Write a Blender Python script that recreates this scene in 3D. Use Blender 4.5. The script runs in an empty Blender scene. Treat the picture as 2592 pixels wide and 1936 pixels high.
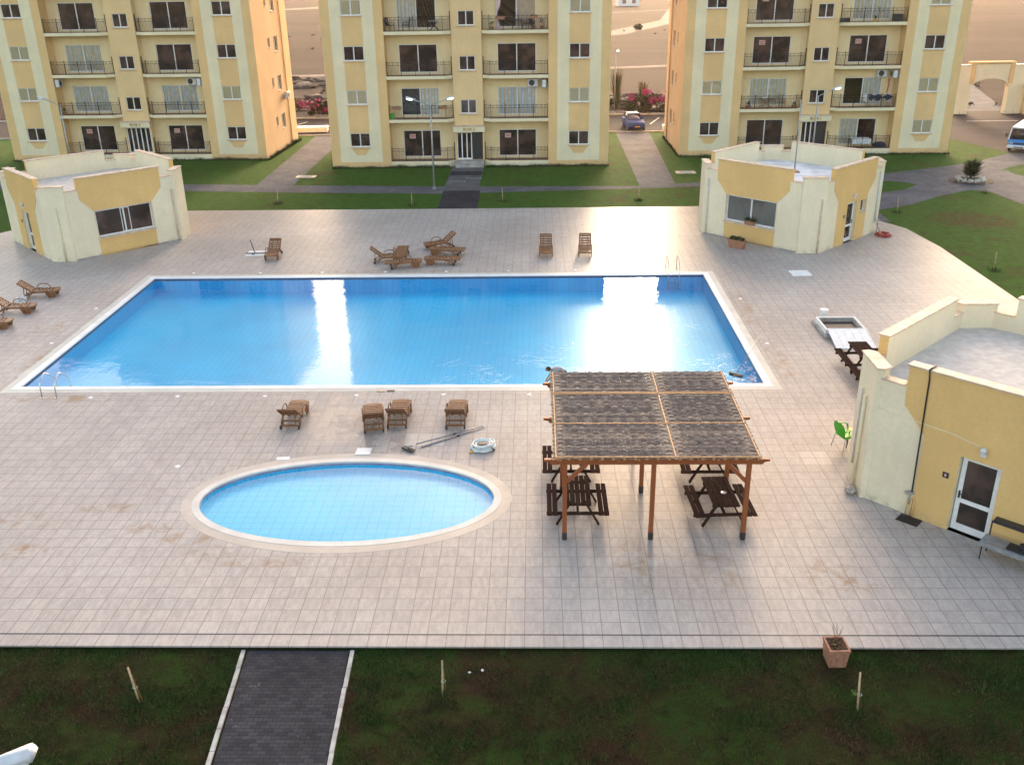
import bpy, bmesh, math, random
from mathutils import Vector, Matrix, noise, geometry
R = math.radians
rnd = random.Random(7)
SC = bpy.context.scene
COL = SC.collection

# ------------------------------------------------------------------ camera, world, sun, exposure
CAM_H = 14.05
th, roll, yaw = R(23.6), math.atan(.016), R(1.61)
fwd = Vector((-math.sin(yaw)*math.cos(th), math.cos(yaw)*math.cos(th), -math.sin(th)))
r0 = Vector((math.cos(yaw), math.sin(yaw), 0)); u0 = r0.cross(fwd)
cr, sr = math.cos(roll), math.sin(roll)
right = r0*cr - u0*sr; up = r0*sr + u0*cr
cam_d = bpy.data.cameras.new('camera'); cam = bpy.data.objects.new('camera', cam_d); COL.objects.link(cam)
m3 = Matrix((right, up, -fwd)).transposed()
cam.matrix_world = Matrix.Translation((0, 0, CAM_H)) @ m3.to_4x4()
cam_d.sensor_width = 36; cam_d.sensor_fit = 'HORIZONTAL'; cam_d.lens = 36*2379/2592
cam_d.clip_start = .1; cam_d.clip_end = 6000
SC.camera = cam

SUN_EL, SUN_AZ = R(16), R(9)          # azimuth measured from +Y towards +X
world = bpy.data.worlds.new('World'); SC.world = world; world.use_nodes = True
wn = world.node_tree; wn.nodes.clear()
sky = wn.nodes.new('ShaderNodeTexSky'); sky.sky_type = 'NISHITA'; sky.sun_disc = False
sky.sun_elevation = SUN_EL; sky.sun_rotation = SUN_AZ
sky.air_density = 1.0; sky.dust_density = 3.0; sky.ozone_density = .6
bg = wn.nodes.new('ShaderNodeBackground'); bg.inputs[1].default_value = .15
wo = wn.nodes.new('ShaderNodeOutputWorld')
wb = wn.nodes.new('ShaderNodeMix'); wb.data_type = 'RGBA'; wb.blend_type = 'MULTIPLY'; wb.inputs[0].default_value = 1; wb.inputs[7].default_value = (1.15, 1., .88, 1)
wn.links.new(sky.outputs[0], wb.inputs[6]); wn.links.new(wb.outputs[2], bg.inputs[0]); wn.links.new(bg.outputs[0], wo.inputs[0])
sd = bpy.data.lights.new('sun', 'SUN'); sun = bpy.data.objects.new('sun', sd); COL.objects.link(sun)
sd.energy = .5; sd.angle = R(12); sd.color = (1, .86, .7)
sdir = Vector((math.sin(SUN_AZ)*math.cos(SUN_EL), math.cos(SUN_AZ)*math.cos(SUN_EL), math.sin(SUN_EL)))
sun.rotation_euler = sdir.to_track_quat('Z', 'Y').to_euler()
sun.location = (20, 200, 60)
SC.view_settings.view_transform = 'Standard'; SC.view_settings.look = 'None'
SC.view_settings.exposure = 2.0; SC.view_settings.gamma = 1
SC.cycles.max_bounces = 8; SC.cycles.transparent_max_bounces = 12

# ------------------------------------------------------------------ materials
class NT:
    def __init__(s, name):
        s.m = bpy.data.materials.new(name); s.m.use_nodes = True
        s.t = s.m.node_tree; s.t.nodes.clear()
        s.out = s.n('ShaderNodeOutputMaterial')
    def n(s, typ, **kw):
        nd = s.t.nodes.new(typ)
        for k, v in kw.items(): setattr(nd, k, v)
        return nd
    def l(s, a, b): s.t.links.new(a, b)
    def val(s, sock, v):
        if hasattr(v, 'is_output') or isinstance(v, bpy.types.NodeSocket): s.l(v, sock)
        else:
            if sock.type == 'RGBA' and not isinstance(v, (int, float)): v = (*v[:3], 1)
            sock.default_value = v
    def math(s, op, a, b=0., c=None, clamp=False):
        nd = s.n('ShaderNodeMath', operation=op); nd.use_clamp = clamp
        s.val(nd.inputs[0], a); s.val(nd.inputs[1], b)
        if c is not None: s.val(nd.inputs[2], c)
        return nd.outputs[0]
    def mix(s, f, a, b):
        nd = s.n('ShaderNodeMix', data_type='RGBA')
        s.val(nd.inputs[0], f); s.val(nd.inputs[6], a); s.val(nd.inputs[7], b)
        return nd.outputs[2]
    def mul(s, a, b):
        nd = s.n('ShaderNodeMix', data_type='RGBA', blend_type='MULTIPLY'); nd.inputs[0].default_value = 1
        s.val(nd.inputs[6], a); s.val(nd.inputs[7], b)
        return nd.outputs[2]
    def pos(s): return s.n('ShaderNodeNewGeometry').outputs['Position']
    def obj(s): return s.n('ShaderNodeTexCoord').outputs['Object']
    def sep(s, v):
        nd = s.n('ShaderNodeSeparateXYZ'); s.l(v, nd.inputs[0]); return nd.outputs
    def comb(s, x, y, z):
        nd = s.n('ShaderNodeCombineXYZ'); s.val(nd.inputs[0], x); s.val(nd.inputs[1], y); s.val(nd.inputs[2], z)
        return nd.outputs[0]
    def scale(s, v, sc):
        nd = s.n('ShaderNodeMapping'); s.l(v, nd.inputs[0]); nd.inputs[3].default_value = sc
        return nd.outputs[0]
    def noise(s, v, sc, det=4, rough=.55, dist=0.):
        nd = s.n('ShaderNodeTexNoise'); s.l(v, nd.inputs['Vector'])
        nd.inputs['Scale'].default_value = sc; nd.inputs['Detail'].default_value = det
        nd.inputs['Roughness'].default_value = rough; nd.inputs['Distortion'].default_value = dist
        return nd.outputs['Fac']
    def white(s, v):
        nd = s.n('ShaderNodeTexWhiteNoise', noise_dimensions='3D'); s.l(v, nd.inputs[0]); return nd.outputs
    def ramp(s, f, a, b, x0=0., x1=1.):
        nd = s.n('ShaderNodeMapRange', interpolation_type='SMOOTHSTEP'); s.val(nd.inputs[0], f)
        nd.inputs[1].default_value = a; nd.inputs[2].default_value = b
        nd.inputs[3].default_value = x0; nd.inputs[4].default_value = x1
        return nd.outputs[0]
    def bump(s, h, st=.3, d=.02):
        nd = s.n('ShaderNodeBump'); nd.inputs['Strength'].default_value = st; nd.inputs['Distance'].default_value = d
        s.l(h, nd.inputs['Height']); return nd.outputs[0]
    def pr(s, col, rough=.6, metal=0., spec=.5, nrm=None, emit=None, es=0.):
        p = s.n('ShaderNodeBsdfPrincipled')
        s.val(p.inputs['Base Color'], col); s.val(p.inputs['Roughness'], rough); s.val(p.inputs['Metallic'], metal)
        s.val(p.inputs['Specular IOR Level'], spec)
        if nrm is not None: s.l(nrm, p.inputs['Normal'])
        if emit is not None:
            p.inputs['Emission Color'].default_value = (*emit, 1); p.inputs['Emission Strength'].default_value = es
        s.l(p.outputs[0], s.out.inputs[0]); return p
    def blob(s, xyz, cx, cy, rx, ry, soft=.6):
        dx = s.math('DIVIDE', s.math('SUBTRACT', xyz[0], cx), rx); dy = s.math('DIVIDE', s.math('SUBTRACT', xyz[1], cy), ry)
        d = s.math('ADD', s.math('MULTIPLY', dx, dx), s.math('MULTIPLY', dy, dy))
        return s.ramp(d, 1., 1.-soft)
    def rect(s, xyz, x0, x1, y0, y1):
        a = s.math('MULTIPLY', s.math('GREATER_THAN', xyz[0], x0), s.math('LESS_THAN', xyz[0], x1))
        b = s.math('MULTIPLY', s.math('GREATER_THAN', xyz[1], y0), s.math('LESS_THAN', xyz[1], y1))
        return s.math('MULTIPLY', a, b)

def simple(name, col, rough=.6, metal=0., spec=.5, var=.12, sc=6., bump=0., bs=60., obj=True, emit=None, es=0.):
    t = NT(name); c = t.obj() if obj else t.pos()
    f = t.noise(c, sc, 5)
    dark = tuple(x*(1-var*1.6) for x in col); lite = tuple(min(1, x*(1+var)) for x in col)
    cc = t.mix(t.ramp(f, .3, .7), dark, lite)
    nb = t.bump(t.noise(c, bs, 3), bump, .01) if bump else None
    t.pr(cc, rough, metal, spec, nb, emit, es); return t.m

def stucco(name, col, var=.05):
    t = NT(name); p = t.pos()
    a = t.noise(p, .55, 4); b = t.noise(p, 9, 5, .7); st = t.noise(t.scale(p, (2.6, 2.6, .16)), 1.6, 4, .6)
    k = t.math('ADD', t.math('MULTIPLY', a, .5), t.math('ADD', t.math('MULTIPLY', b, .34), t.math('MULTIPLY', st, .13)))
    cc = t.mix(t.ramp(k, .38, .7), tuple(x*(1-var*2.4) for x in col), tuple(min(1, x*(1+var)) for x in col))
    z = t.sep(p)[2]                                   # splash dirt on the lowest hand of wall
    dirt = t.math('MULTIPLY', t.ramp(z, .38, .0), t.ramp(t.noise(p, 3.5, 5, .7), .42, .7))
    cc = t.mix(t.math('MULTIPLY', dirt, .5), cc, (.30, .25, .18))
    t.pr(cc, .9, 0, .2, t.bump(t.noise(p, 70, 3, .7), .35, .012)); return t.m

M = {}
M['ochre'] = stucco('ochre_stucco', (.78, .525, .25))
M['cream'] = stucco('cream_stucco', (.82, .72, .49))
M['bay'] = stucco('bay_stucco', (.81, .64, .37))
M['shaft'] = stucco('shaft_stucco', (.79, .56, .29))
M['side'] = stucco('side_stucco', (.70, .50, .30))
M['house_ochre'] = stucco('house_ochre', (.76, .50, .20))
M['house_cream'] = stucco('house_cream', (.83, .73, .52))
M['cap'] = simple('cap_stone', (.62, .48, .36), .6, var=.15, sc=3, obj=False)
M['white'] = simple('white_paint', (.78, .78, .76), .4, var=.06)
M['white_plastic'] = simple('white_plastic', (.74, .75, .74), .35, var=.08)
M['upvc'] = simple('upvc', (.74, .74, .73), .35, var=.05)
M['iron'] = simple('wrought_iron', (.03, .028, .026), .5, .6, var=.3, sc=20)
M['steel'] = simple('brushed_steel', (.62, .62, .62), .22, 1., var=.08)
M['galv'] = simple('galvanised', (.35, .37, .38), .45, .5, var=.12)
M['alu'] = simple('aluminium_pole', (.22, .235, .26), .35, .6, var=.1)
M['darkmetal'] = simple('dark_metal', (.05, .05, .055), .45, .5, var=.2)
M['black'] = simple('black_plastic', (.018, .018, .02), .45, var=.2)
M['brown_plastic'] = simple('lounger_plastic', (.215, .10, .045), .42, spec=.25, var=.14, sc=9)
M['terracotta'] = simple('terracotta', (.36, .17, .10), .8, var=.2, sc=12, bump=.3)
M['soil'] = simple('soil', (.10, .055, .03), .95, var=.5, sc=20, bump=.8, bs=30)
M['red'] = simple('red_hose', (.42, .05, .035), .4, var=.15)
M['green_plastic'] = simple('green_plastic', (.08, .46, .03), .35, var=.06)
M['yellow'] = simple('yellow_plastic', (.80, .50, .05), .4, var=.05)
M['slab_floor'] = simple('balcony_tiles', (.26, .13, .085), .5, var=.2, sc=4)
M['concrete'] = simple('concrete', (.36, .34, .31), .85, var=.2, sc=2.5, bump=.4, obj=False)
M['roof_grey'] = simple('roof_screed', (.56, .53, .49), .85, var=.09, sc=3.5, bump=.3, obj=False)
M['roof_white'] = simple('roof_paint', (.70, .71, .72), .7, var=.14, sc=1.2, bump=.3, obj=False)
M['stone'] = simple('field_stone', (.46, .42, .35), .9, var=.25, sc=7, bump=.8, bs=18)
M['hose'] = simple('white_hose', (.62, .68, .68), .45, var=.1)
M['paper'] = simple('notice_paper', (.62, .42, .40), .8, var=.1)
M['ink'] = simple('sign_ink', (.04, .03, .02), .6)
M['redink'] = simple('red_ink', (.30, .05, .05), .7)
M['curtain'] = simple('curtain_white', (.78, .80, .82), .9, var=.1, sc=3)
M['curtain_blue'] = simple('curtain_blue', (.66, .72, .82), .9, var=.1, sc=3)
M['curtain_green'] = simple('curtain_green', (.72, .76, .74), .9, var=.1, sc=3)
M['curtain_pink'] = simple('curtain_pink', (.72, .55, .52), .9, var=.1, sc=3)
M['blind'] = simple('blind_slats', (.26, .33, .37), .6, var=.1, sc=2)
M['wood'] = simple('pine_wood', (.34, .17, .08), .6, var=.2)
M['cloth_dark'] = simple('dark_laundry', (.04, .05, .09), .9, var=.4, sc=8)
M['skin'] = simple('skin', (.42, .24, .16), .5, var=.05)
M['shirt'] = simple('grey_shirt', (.30, .30, .31), .9, var=.1)
M['trousers'] = simple('dark_trousers', (.03, .032, .045), .9, var=.1)
M['hair'] = simple('black_hair', (.015, .012, .01), .6, var=.2)
M['rubber'] = simple('tyre_rubber', (.015, .015, .015), .8)
M['car_blue'] = simple('car_paint', (.025, .055, .19), .6, 0., spec=.12, var=.03)
M['bus_blue'] = simple('bus_blue', (.04, .24, .60), .3, var=.04)
M['bus_white'] = simple('bus_white', (.72, .74, .74), .3, var=.04)
M['chrome'] = simple('headlamp_chrome', (.7, .72, .75), .1, .6)
M['plate'] = simple('number_plate_yellow', (.62, .30, .10), .5, var=.05)
M['bulb'] = simple('lit_lamp', (.9, .9, .85), .4, emit=(1, .95, .85), es=1.6)
M['lamp_white'] = simple('lamp_shell', (.62, .64, .66), .4, var=.07)

def glass_dark():
    t = NT('dark_glass'); p = t.pos()
    c = t.mix(t.ramp(t.noise(p, .9, 3), .4, .65), (.022, .016, .013), (.085, .052, .043))
    t.pr(c, .07, 0, .5, t.bump(t.noise(p, 1.1, 2), .05, .02)); return t.m
M['glass'] = glass_dark()
def glass_clear():
    t = NT('clear_glass'); g = t.n('ShaderNodeBsdfGlossy'); g.inputs['Roughness'].default_value = .05
    tr = t.n('ShaderNodeBsdfTransparent'); tr.inputs[0].default_value = (.93, .93, .92, 1)
    fr = t.n('ShaderNodeFresnel'); fr.inputs[0].default_value = 1.5
    mx = t.n('ShaderNodeMixShader'); t.l(fr.outputs[0], mx.inputs[0]); t.l(tr.outputs[0], mx.inputs[1]); t.l(g.outputs[0], mx.inputs[2])
    t.l(mx.outputs[0], t.out.inputs[0]); return t.m
M['clear'] = glass_clear()

def wood_dark(name, a, b, rough=.6, spec=.3):
    t = NT(name); o = t.obj()
    g = t.noise(t.scale(o, (9, 1.2, 9)), 6, 5, .65)
    c = t.mix(t.ramp(g, .3, .72), a, b)
    t.pr(c, rough, 0, spec, t.bump(g, .3, .008)); return t.m
M['table_wood'] = wood_dark('picnic_wood', (.016, .009, .007), (.066, .034, .025), .9, .02)
M['pergola_wood'] = wood_dark('stained_wood', (.20, .055, .018), (.36, .115, .038), .45)
M['bamboo'] = wood_dark('bamboo_strip', (.34, .17, .07), (.52, .31, .15), .6)

def reed():
    t = NT('woven_reed'); o = t.obj(); at = t.n('ShaderNodeAttribute', attribute_name='tint')
    g = t.noise(t.scale(o, (3, 40, 10)), 2.2, 4, .7)
    c = t.mix(t.ramp(g, .3, .7), (.075, .052, .044), (.36, .265, .21))
    c = t.mix(at.outputs['Fac'], c, (.78, .58, .40))
    t.pr(c, .7, 0, .3); return t.m
M['reed'] = reed()

def deck_tiles():
    t = NT('deck_tiles'); p = t.pos(); x, y, z = t.sep(p)[:3]
    gx = t.math('DIVIDE', t.math('ADD', x, .3), .45); gy = t.math('DIVIDE', t.math('SUBTRACT', y, 17.6), .45)
    ix, iy = t.math('FLOOR', gx), t.math('FLOOR', gy)
    fx, fy = t.math('FRACT', gx), t.math('FRACT', gy)
    wv = t.white(t.comb(ix, iy, 3.)); w2 = t.white(t.comb(ix, iy, 9.))
    ex = t.math('MINIMUM', fx, t.math('SUBTRACT', 1., fx)); ey = t.math('MINIMUM', fy, t.math('SUBTRACT', 1., fy))
    wob = t.math('MULTIPLY', t.noise(p, 1.1, 3), .016)
    grout = t.ramp(t.math('SUBTRACT', t.math('MINIMUM', ex, ey), wob), .020, .008)
    base = t.mix(wv[0], (.52, .48, .45), (.58, .53, .49))
    base = t.mix(t.math('MULTIPLY', w2[0], .35), base, (.56, .475, .43))
    vein = t.noise(t.comb(t.math('MULTIPLY', x, 9.), t.math('MULTIPLY', y, 2.2), t.math('MULTIPLY', wv[0], 40.)), 1., 4, .6)
    base = t.mul(base, t.mix(t.ramp(vein, .3, .7), (.86, .86, .87), (1.06, 1.05, 1.04)))
    mott = t.noise(p, 14, 5, .75)
    base = t.mul(base, t.mix(t.ramp(mott, .3, .7), (.9, .9, .9), (1.05, 1.05, 1.05)))
    big = t.noise(p, .16, 5, .6)
    base = t.mul(base, t.mix(t.ramp(big, .32, .68), (.86, .84, .82), (1.04, 1.03, 1.02)))
    xyz = (x, y, z)
    # weather stains, each with a shape of its own
    st = None
    for a in [(-14.4, 22.5, 1.5, .5), (-12.3, 23.2, 1.2, .35), (-10.7, 22.2, 1.0, .45), (-9.6, 21.6, 1.0, .45), (-8.6, 20.9, .9, .45),
              (-7.2, 20.5, 1.6, .3), (-13.9, 21., 1.3, .45), (-17.4, 30.9, 2.6, .55), (-19.9, 33.5, .7, 3.), (9.5, 34., .5, 2.6), (-21.5, 38.5, 1.2, 1.6),
              (9.4, 40.5, .5, 3.), (-8, 46.5, 9, .35), (2.6, 20.3, .8, 1.6), (4.4, 20.1, .9, 1.4), (7.6, 19.8, 1.1, 1.1), (-16, 18.6, 3, .8), (13.5, 30.5, 1.4, 1.2)]:
        b = t.blob(xyz, *a, .9); st = b if st is None else t.math('MAXIMUM', st, b)
    sn = t.noise(p, 1.7, 6, .72, .6)
    stain = t.math('MULTIPLY', st, t.ramp(sn, .44, .68))
    base = t.mix(t.math('MULTIPLY', stain, .85), base, (.36, .24, .135))
    gen = t.ramp(t.noise(p, .55, 6, .7), .56, .78)
    base = t.mix(t.math('MULTIPLY', gen, .28), base, (.36, .28, .2))
    # newer pale tiles and a damp patch by the paddling pool
    pale = None
    for a in [(-4.35, -3.0, 27.05, 27.95), (-8.4, -7.95, 30.2, 30.65), (12.3, 13.2, 33.1, 34.), (-20.1, -19.65, 32.9, 33.8), (8.25, 9.15, 25.7, 26.6), (-18.75, -18.3, 23.45, 24.35)]:
        b = t.rect(xyz, *a); pale = b if pale is None else t.math('MAXIMUM', pale, b)
    base = t.mix(t.math('MULTIPLY', pale, .42), base, (.72, .68, .62))
    ed = t.math('ADD', t.math('MULTIPLY', t.noise(p, 2.6, 5, .7), .7), .65)
    wet = t.math('MAXIMUM', t.blob((t.math('MULTIPLY', x, ed), y, z), -6.6, 29.2, 1.4, 2.2, .5), t.blob((x, t.math('MULTIPLY', y, 1.), z), -5., 27.4, .9, 1.3, .5))
    wet = t.math('MULTIPLY', wet, t.ramp(t.noise(p, 1.3, 4, .7), .40, .52))
    base = t.mul(base, t.mix(wet, (1, 1, 1), (.74, .75, .77)))
    base = t.mul(base, (.80, .808, .81))
    base = t.mix(t.math('MULTIPLY', grout, .68), base, (.16, .13, .11))
    rough = t.math('SUBTRACT', t.math('ADD', t.math('MULTIPLY', mott, .14), .40), t.math('MULTIPLY', wet, .24))
    h = t.math('ADD', t.math('MULTIPLY', grout, -1.), t.math('MULTIPLY', mott, .12))
    # every tile lies at its own very slight tilt
    tilt = t.math('ADD', t.math('MULTIPLY', t.math('SUBTRACT', wv[0], .5), t.math('MULTIPLY', fx, .25)), h)
    t.pr(base, rough, 0, .2, t.bump(tilt, .25, .006)); return t.m
M['deck'] = deck_tiles()
M['deck_side'] = simple('deck_edge', (.24, .2, .17), .9, var=.3, sc=3, obj=False)

def grate(name, col, along):
    t = NT(name); p = t.pos(); x, y, z = t.sep(p)[:3]
    if along == 'ring': f = t.math('FRACT', t.math('MULTIPLY', t.math('ARCTAN2', t.math('MULTIPLY', t.math('SUBTRACT', y, 23.72), 1.5), t.math('ADD', x, 5.55)), 110.))
    else: f = t.math('FRACT', t.math('DIVIDE', t.math('ADD', x, y), .06))
    s = t.ramp(t.math('ABSOLUTE', t.math('SUBTRACT', f, .5)), .32, .44)
    n = t.noise(p, 1.1, 5, .65)
    c = t.mix(t.ramp(n, .35, .7), tuple(a*.82 for a in col), col)
    c = t.mix(t.math('MULTIPLY', s, .45), c, (.22, .2, .17))
    t.pr(c, .5, 0, .4); return t.m
M['grate'] = grate('overflow_grate', (.62, .61, .55), 'xy')
M['grate_ring'] = grate('ring_grate', (.56, .49, .42), 'ring')
M['coping'] = simple('coping_stone', (.72, .72, .71), .4, var=.07, sc=1.3, obj=False)

M['coping_beige'] = simple('paddling_coping_stone', (.60, .575, .53), .5, var=.07, sc=1.3, obj=False)
def pool_tile(name, a, b, band=None, ts=.28):
    t = NT(name); p = t.pos(); x, y, z = t.sep(p)[:3]
    n = t.noise(p, .28, 4, .5); c = t.mix(t.ramp(n, .36, .64), a, b)
    gx = t.math('FRACT', t.math('DIVIDE', x, ts)); gy = t.math('FRACT', t.math('DIVIDE', y, ts))
    e = t.math('MINIMUM', t.math('MINIMUM', gx, t.math('SUBTRACT', 1., gx)), t.math('MINIMUM', gy, t.math('SUBTRACT', 1., gy)))
    c = t.mix(t.math('MULTIPLY', t.ramp(e, .07, .02), .5), c, tuple(k*.55 for k in a))
    t.pr(c, .35, 0, .3); return t.m
M['pool_floor'] = pool_tile('pool_floor_tiles', (.0004, .39, .72), (.001, .455, .79))
M['pool_wall'] = pool_tile('pool_wall_tiles', (.001, .30, .62), (.003, .36, .68))
M['kid_floor'] = pool_tile('paddling_floor_tiles', (.012, .40, .66), (.022, .46, .72), ts=.3)
M['kid_wall'] = pool_tile('paddling_wall_tiles', (.03, .42, .66), (.04, .46, .70))
M['kid_band'] = simple('waterline_tiles', (.25, .23, .33), .3, var=.15, sc=3, obj=False)
M['band'] = simple('dark_waterline_tiles', (.012, .03, .10), .3, var=.2, sc=3, obj=False)

def water(name, tint, calm, rings):
    t = NT(name); p = t.pos(); x, y, z = t.sep(p)[:3]
    h = t.math('MULTIPLY', t.noise(t.scale(p, (1, 1.5, 1)), .9, 3, .5, .3), .55*calm)
    h = t.math('ADD', h, t.math('MULTIPLY', t.noise(t.scale(p, (1, 1.8, 1)), 4.5, 3, .5, .8), .09*calm))
    for cx, cy, wl, amp, rad in rings:
        dx, dy = t.math('SUBTRACT', x, cx), t.math('SUBTRACT', y, cy)
        d = t.math('SQRT', t.math('ADD', t.math('MULTIPLY', dx, dx), t.math('MULTIPLY', dy, dy)))
        d2 = t.math('ADD', d, t.math('MULTIPLY', t.noise(p, .7, 4, .6), 2.6))
        s = t.math('SINE', t.math('MULTIPLY', d2, 6.2832/wl))
        k = t.math('MULTIPLY', t.ramp(d, rad, rad*.35), t.ramp(t.noise(p, .5, 3), .36, .6))
        h = t.math('ADD', h, t.math('MULTIPLY', t.math('MULTIPLY', s, k), amp))
    b = t.bump(h, 1., .05)
    g = t.n('ShaderNodeBsdfGlossy'); g.inputs['Roughness'].default_value = .012; t.l(b, g.inputs['Normal'])
    tr = t.n('ShaderNodeBsdfTransparent'); tr.inputs[0].default_value = (*tint, 1)
    fr = t.n('ShaderNodeFresnel'); fr.inputs[0].default_value = 1.25; t.l(b, fr.inputs[1])
    bf = t.n('ShaderNodeNewGeometry').outputs['Backfacing']          # seen from below, light simply leaves the water
    fac = t.math('MULTIPLY', fr.outputs[0], t.math('SUBTRACT', 1., bf))
    mx = t.n('ShaderNodeMixShader'); t.l(fac, mx.inputs[0]); t.l(tr.outputs[0], mx.inputs[1]); t.l(g.outputs[0], mx.inputs[2])
    t.l(mx.outputs[0], t.out.inputs[0]); return t.m
M['water'] = water('pool_water', (.88, .98, 1.), .28, [(.3, 31.9, .5, .07, 8.5), (6.9, 38.5, .55, .06, 3.6), (2.2, 38., .6, .04, 3.6), (6.6, 33., .4, .03, 4.)])
M['kid_water'] = water('paddling_water', (.92, .98, 1.), .35, [])

def lawn():
    t = NT('lawn'); p = t.pos(); x, y, z = t.sep(p)[:3]
    f = t.noise(p, 26, 5, .8); m = t.noise(p, .42, 6, .68, .3); q = t.noise(p, 3., 5, .75)
    g = t.mix(t.ramp(f, .3, .7), (.020, .062, .006), (.075, .185, .020))
    g = t.mix(t.math('MULTIPLY', t.ramp(q, .44, .62), .75), g, (.040, .070, .010))
    g = t.mix(t.math('MULTIPLY', t.ramp(t.noise(p, 1.1, 5, .7), .50, .68), .55), g, (.030, .055, .008))
    br = t.mix(t.ramp(f, .3, .7), (.040, .024, .010), (.115, .070, .032))
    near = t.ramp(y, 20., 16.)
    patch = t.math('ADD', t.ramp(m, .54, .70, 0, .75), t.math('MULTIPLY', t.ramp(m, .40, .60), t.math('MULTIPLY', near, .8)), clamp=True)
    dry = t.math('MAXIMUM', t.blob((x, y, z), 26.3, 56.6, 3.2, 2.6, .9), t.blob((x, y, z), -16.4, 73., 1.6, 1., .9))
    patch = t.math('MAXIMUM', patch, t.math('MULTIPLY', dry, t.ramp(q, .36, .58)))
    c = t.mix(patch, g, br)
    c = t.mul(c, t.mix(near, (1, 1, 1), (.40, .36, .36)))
    t.pr(c, .95, 0, .1, t.bump(t.math('ADD', f, q), .9, .06)); return t.m
M['lawn'] = lawn()

def paving(name, a, b, sx, sy):
    t = NT(name); p = t.pos(); x, y, z = t.sep(p)[:3]
    row = t.math('FLOOR', t.math('DIVIDE', y, sy))
    gx = t.math('ADD', t.math('DIVIDE', x, sx), t.math('MULTIPLY', t.math('MODULO', row, 2.), .5))
    fx, fy = t.math('FRACT', gx), t.math('FRACT', t.math('DIVIDE', y, sy))
    e = t.math('MINIMUM', t.math('MINIMUM', fx, t.math('SUBTRACT', 1., fx)), t.math('MULTIPLY', t.math('MINIMUM', fy, t.math('SUBTRACT', 1., fy)), sy/sx))
    w = t.white(t.comb(t.math('FLOOR', gx), row, 1.))
    c = t.mix(w[0], a, b)
    n = t.noise(p, .5, 5, .65); c = t.mul(c, t.mix(t.ramp(n, .3, .7), (.75, .75, .76), (1.2, 1.18, 1.16)))
    c = t.mul(c, t.mix(t.noise(p, 22, 4, .75), (.8, .8, .8), (1.15, 1.15, 1.15)))
    lime = t.math('MULTIPLY', t.ramp(t.noise(p, 3.6, 6, .8), .63, .70), .5)
    c = t.mix(lime, c, (.33, .34, .35))
    c = t.mix(t.math('MULTIPLY', t.ramp(e, .05, .02), .65), c, tuple(k*.4 for k in a))
    t.pr(c, .9, 0, .12, t.bump(t.ramp(e, .02, .07), .4, .01)); return t.m
M['path_dark'] = paving('dark_pavers', (.030, .031, .038), (.050, .051, .060), .2, .1)
M['path_grey'] = paving('grey_pavers', (.105, .108, .118), (.155, .156, .166), .2, .1)
M['kerb'] = simple('kerb_concrete', (.36, .36, .35), .8, var=.18, sc=4, obj=False, bump=.3)

def asphalt():
    t = NT('asphalt'); p = t.pos()
    n = t.noise(p, .3, 5, .6); f = t.noise(p, 40, 3, .8)
    c = t.mix(t.ramp(n, .3, .7), (.024, .020, .023), (.042, .035, .038)); c = t.mul(c, t.mix(f, (.75, .75, .75), (1.2, 1.2, 1.2)))
    t.pr(c, .9, 0, .12, t.bump(f, .4, .01)); return t.m
M['asphalt'] = asphalt()
M['roadpaint'] = simple('road_paint', (.62, .58, .52), .7, var=.2, sc=4, obj=False)

def field():
    t = NT('dry_field'); p = t.pos(); x, y, z = t.sep(p)[:3]
    st = t.noise(t.scale(p, (.011, .055, 1)), 1., 6, .62, .5); f = t.noise(p, .8, 8, .75); g = t.noise(t.scale(p, (.05, .22, 1)), 1., 5, .7)
    c = t.mix(t.ramp(st, .36, .62), (.027, .017, .016), (.046, .031, .029))
    c = t.mix(t.math('MULTIPLY', t.ramp(g, .52, .70), .55), c, (.040, .036, .026))
    c = t.mul(c, t.mix(t.ramp(f, .25, .75), (.72, .72, .72), (1.2, 1.18, 1.15)))
    sc = t.ramp(t.noise(p, 2.2, 6, .85), .60, .72)
    c = t.mix(t.math('MULTIPLY', sc, .5), c, (.06, .05, .032))
    t.pr(c, .95, 0, .1, t.bump(f, 1., .25)); return t.m
M['field'] = field()
M['track'] = simple('dirt_track_soil', (.15, .11, .095), .95, var=.16, sc=.5, obj=False)
M['rubble'] = simple('rubble_soil', (.07, .052, .04), .95, var=.45, sc=1.6, bump=.8, bs=6, obj=False)
M['scrub'] = simple('scrub_leaf', (.075, .062, .035), .8, var=.4, sc=.7, obj=False)

def leafmat(name, a, b):
    t = NT(name); p = t.pos()
    c = t.mix(t.ramp(t.noise(p, 1.6, 4, .7), .3, .7), a, b)
    t.pr(c, .6, 0, .3); return t.m
M['leaf'] = leafmat('leaf_green', (.022, .045, .010), (.075, .105, .025))
M['leaf_dark'] = leafmat('leaf_dark', (.010, .022, .010), (.035, .055, .022))
M['leaf_fresh'] = leafmat('leaf_fresh', (.06, .15, .02), (.16, .30, .05))
M['leaf_red'] = leafmat('leaf_reddish', (.05, .022, .014), (.14, .055, .035))
M['petal'] = leafmat('bougainvillea_petal', (.32, .015, .15), (.58, .05, .32))
M['dry'] = leafmat('dry_leaf', (.14, .07, .03), (.36, .20, .09))
M['grass_a'] = leafmat('grass_green', (.022, .044, .008), (.055, .088, .018))
M['grass_b'] = leafmat('grass_olive', (.040, .040, .012), (.095, .085, .028))
M['grass_c'] = leafmat('grass_brown', (.045, .026, .012), (.13, .072, .035))
M['stem'] = simple('stem_bark', (.10, .07, .04), .9, var=.3, sc=8)
M['stake'] = simple('raw_stake', (.50, .37, .22), .8, var=.2, sc=8)

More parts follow.
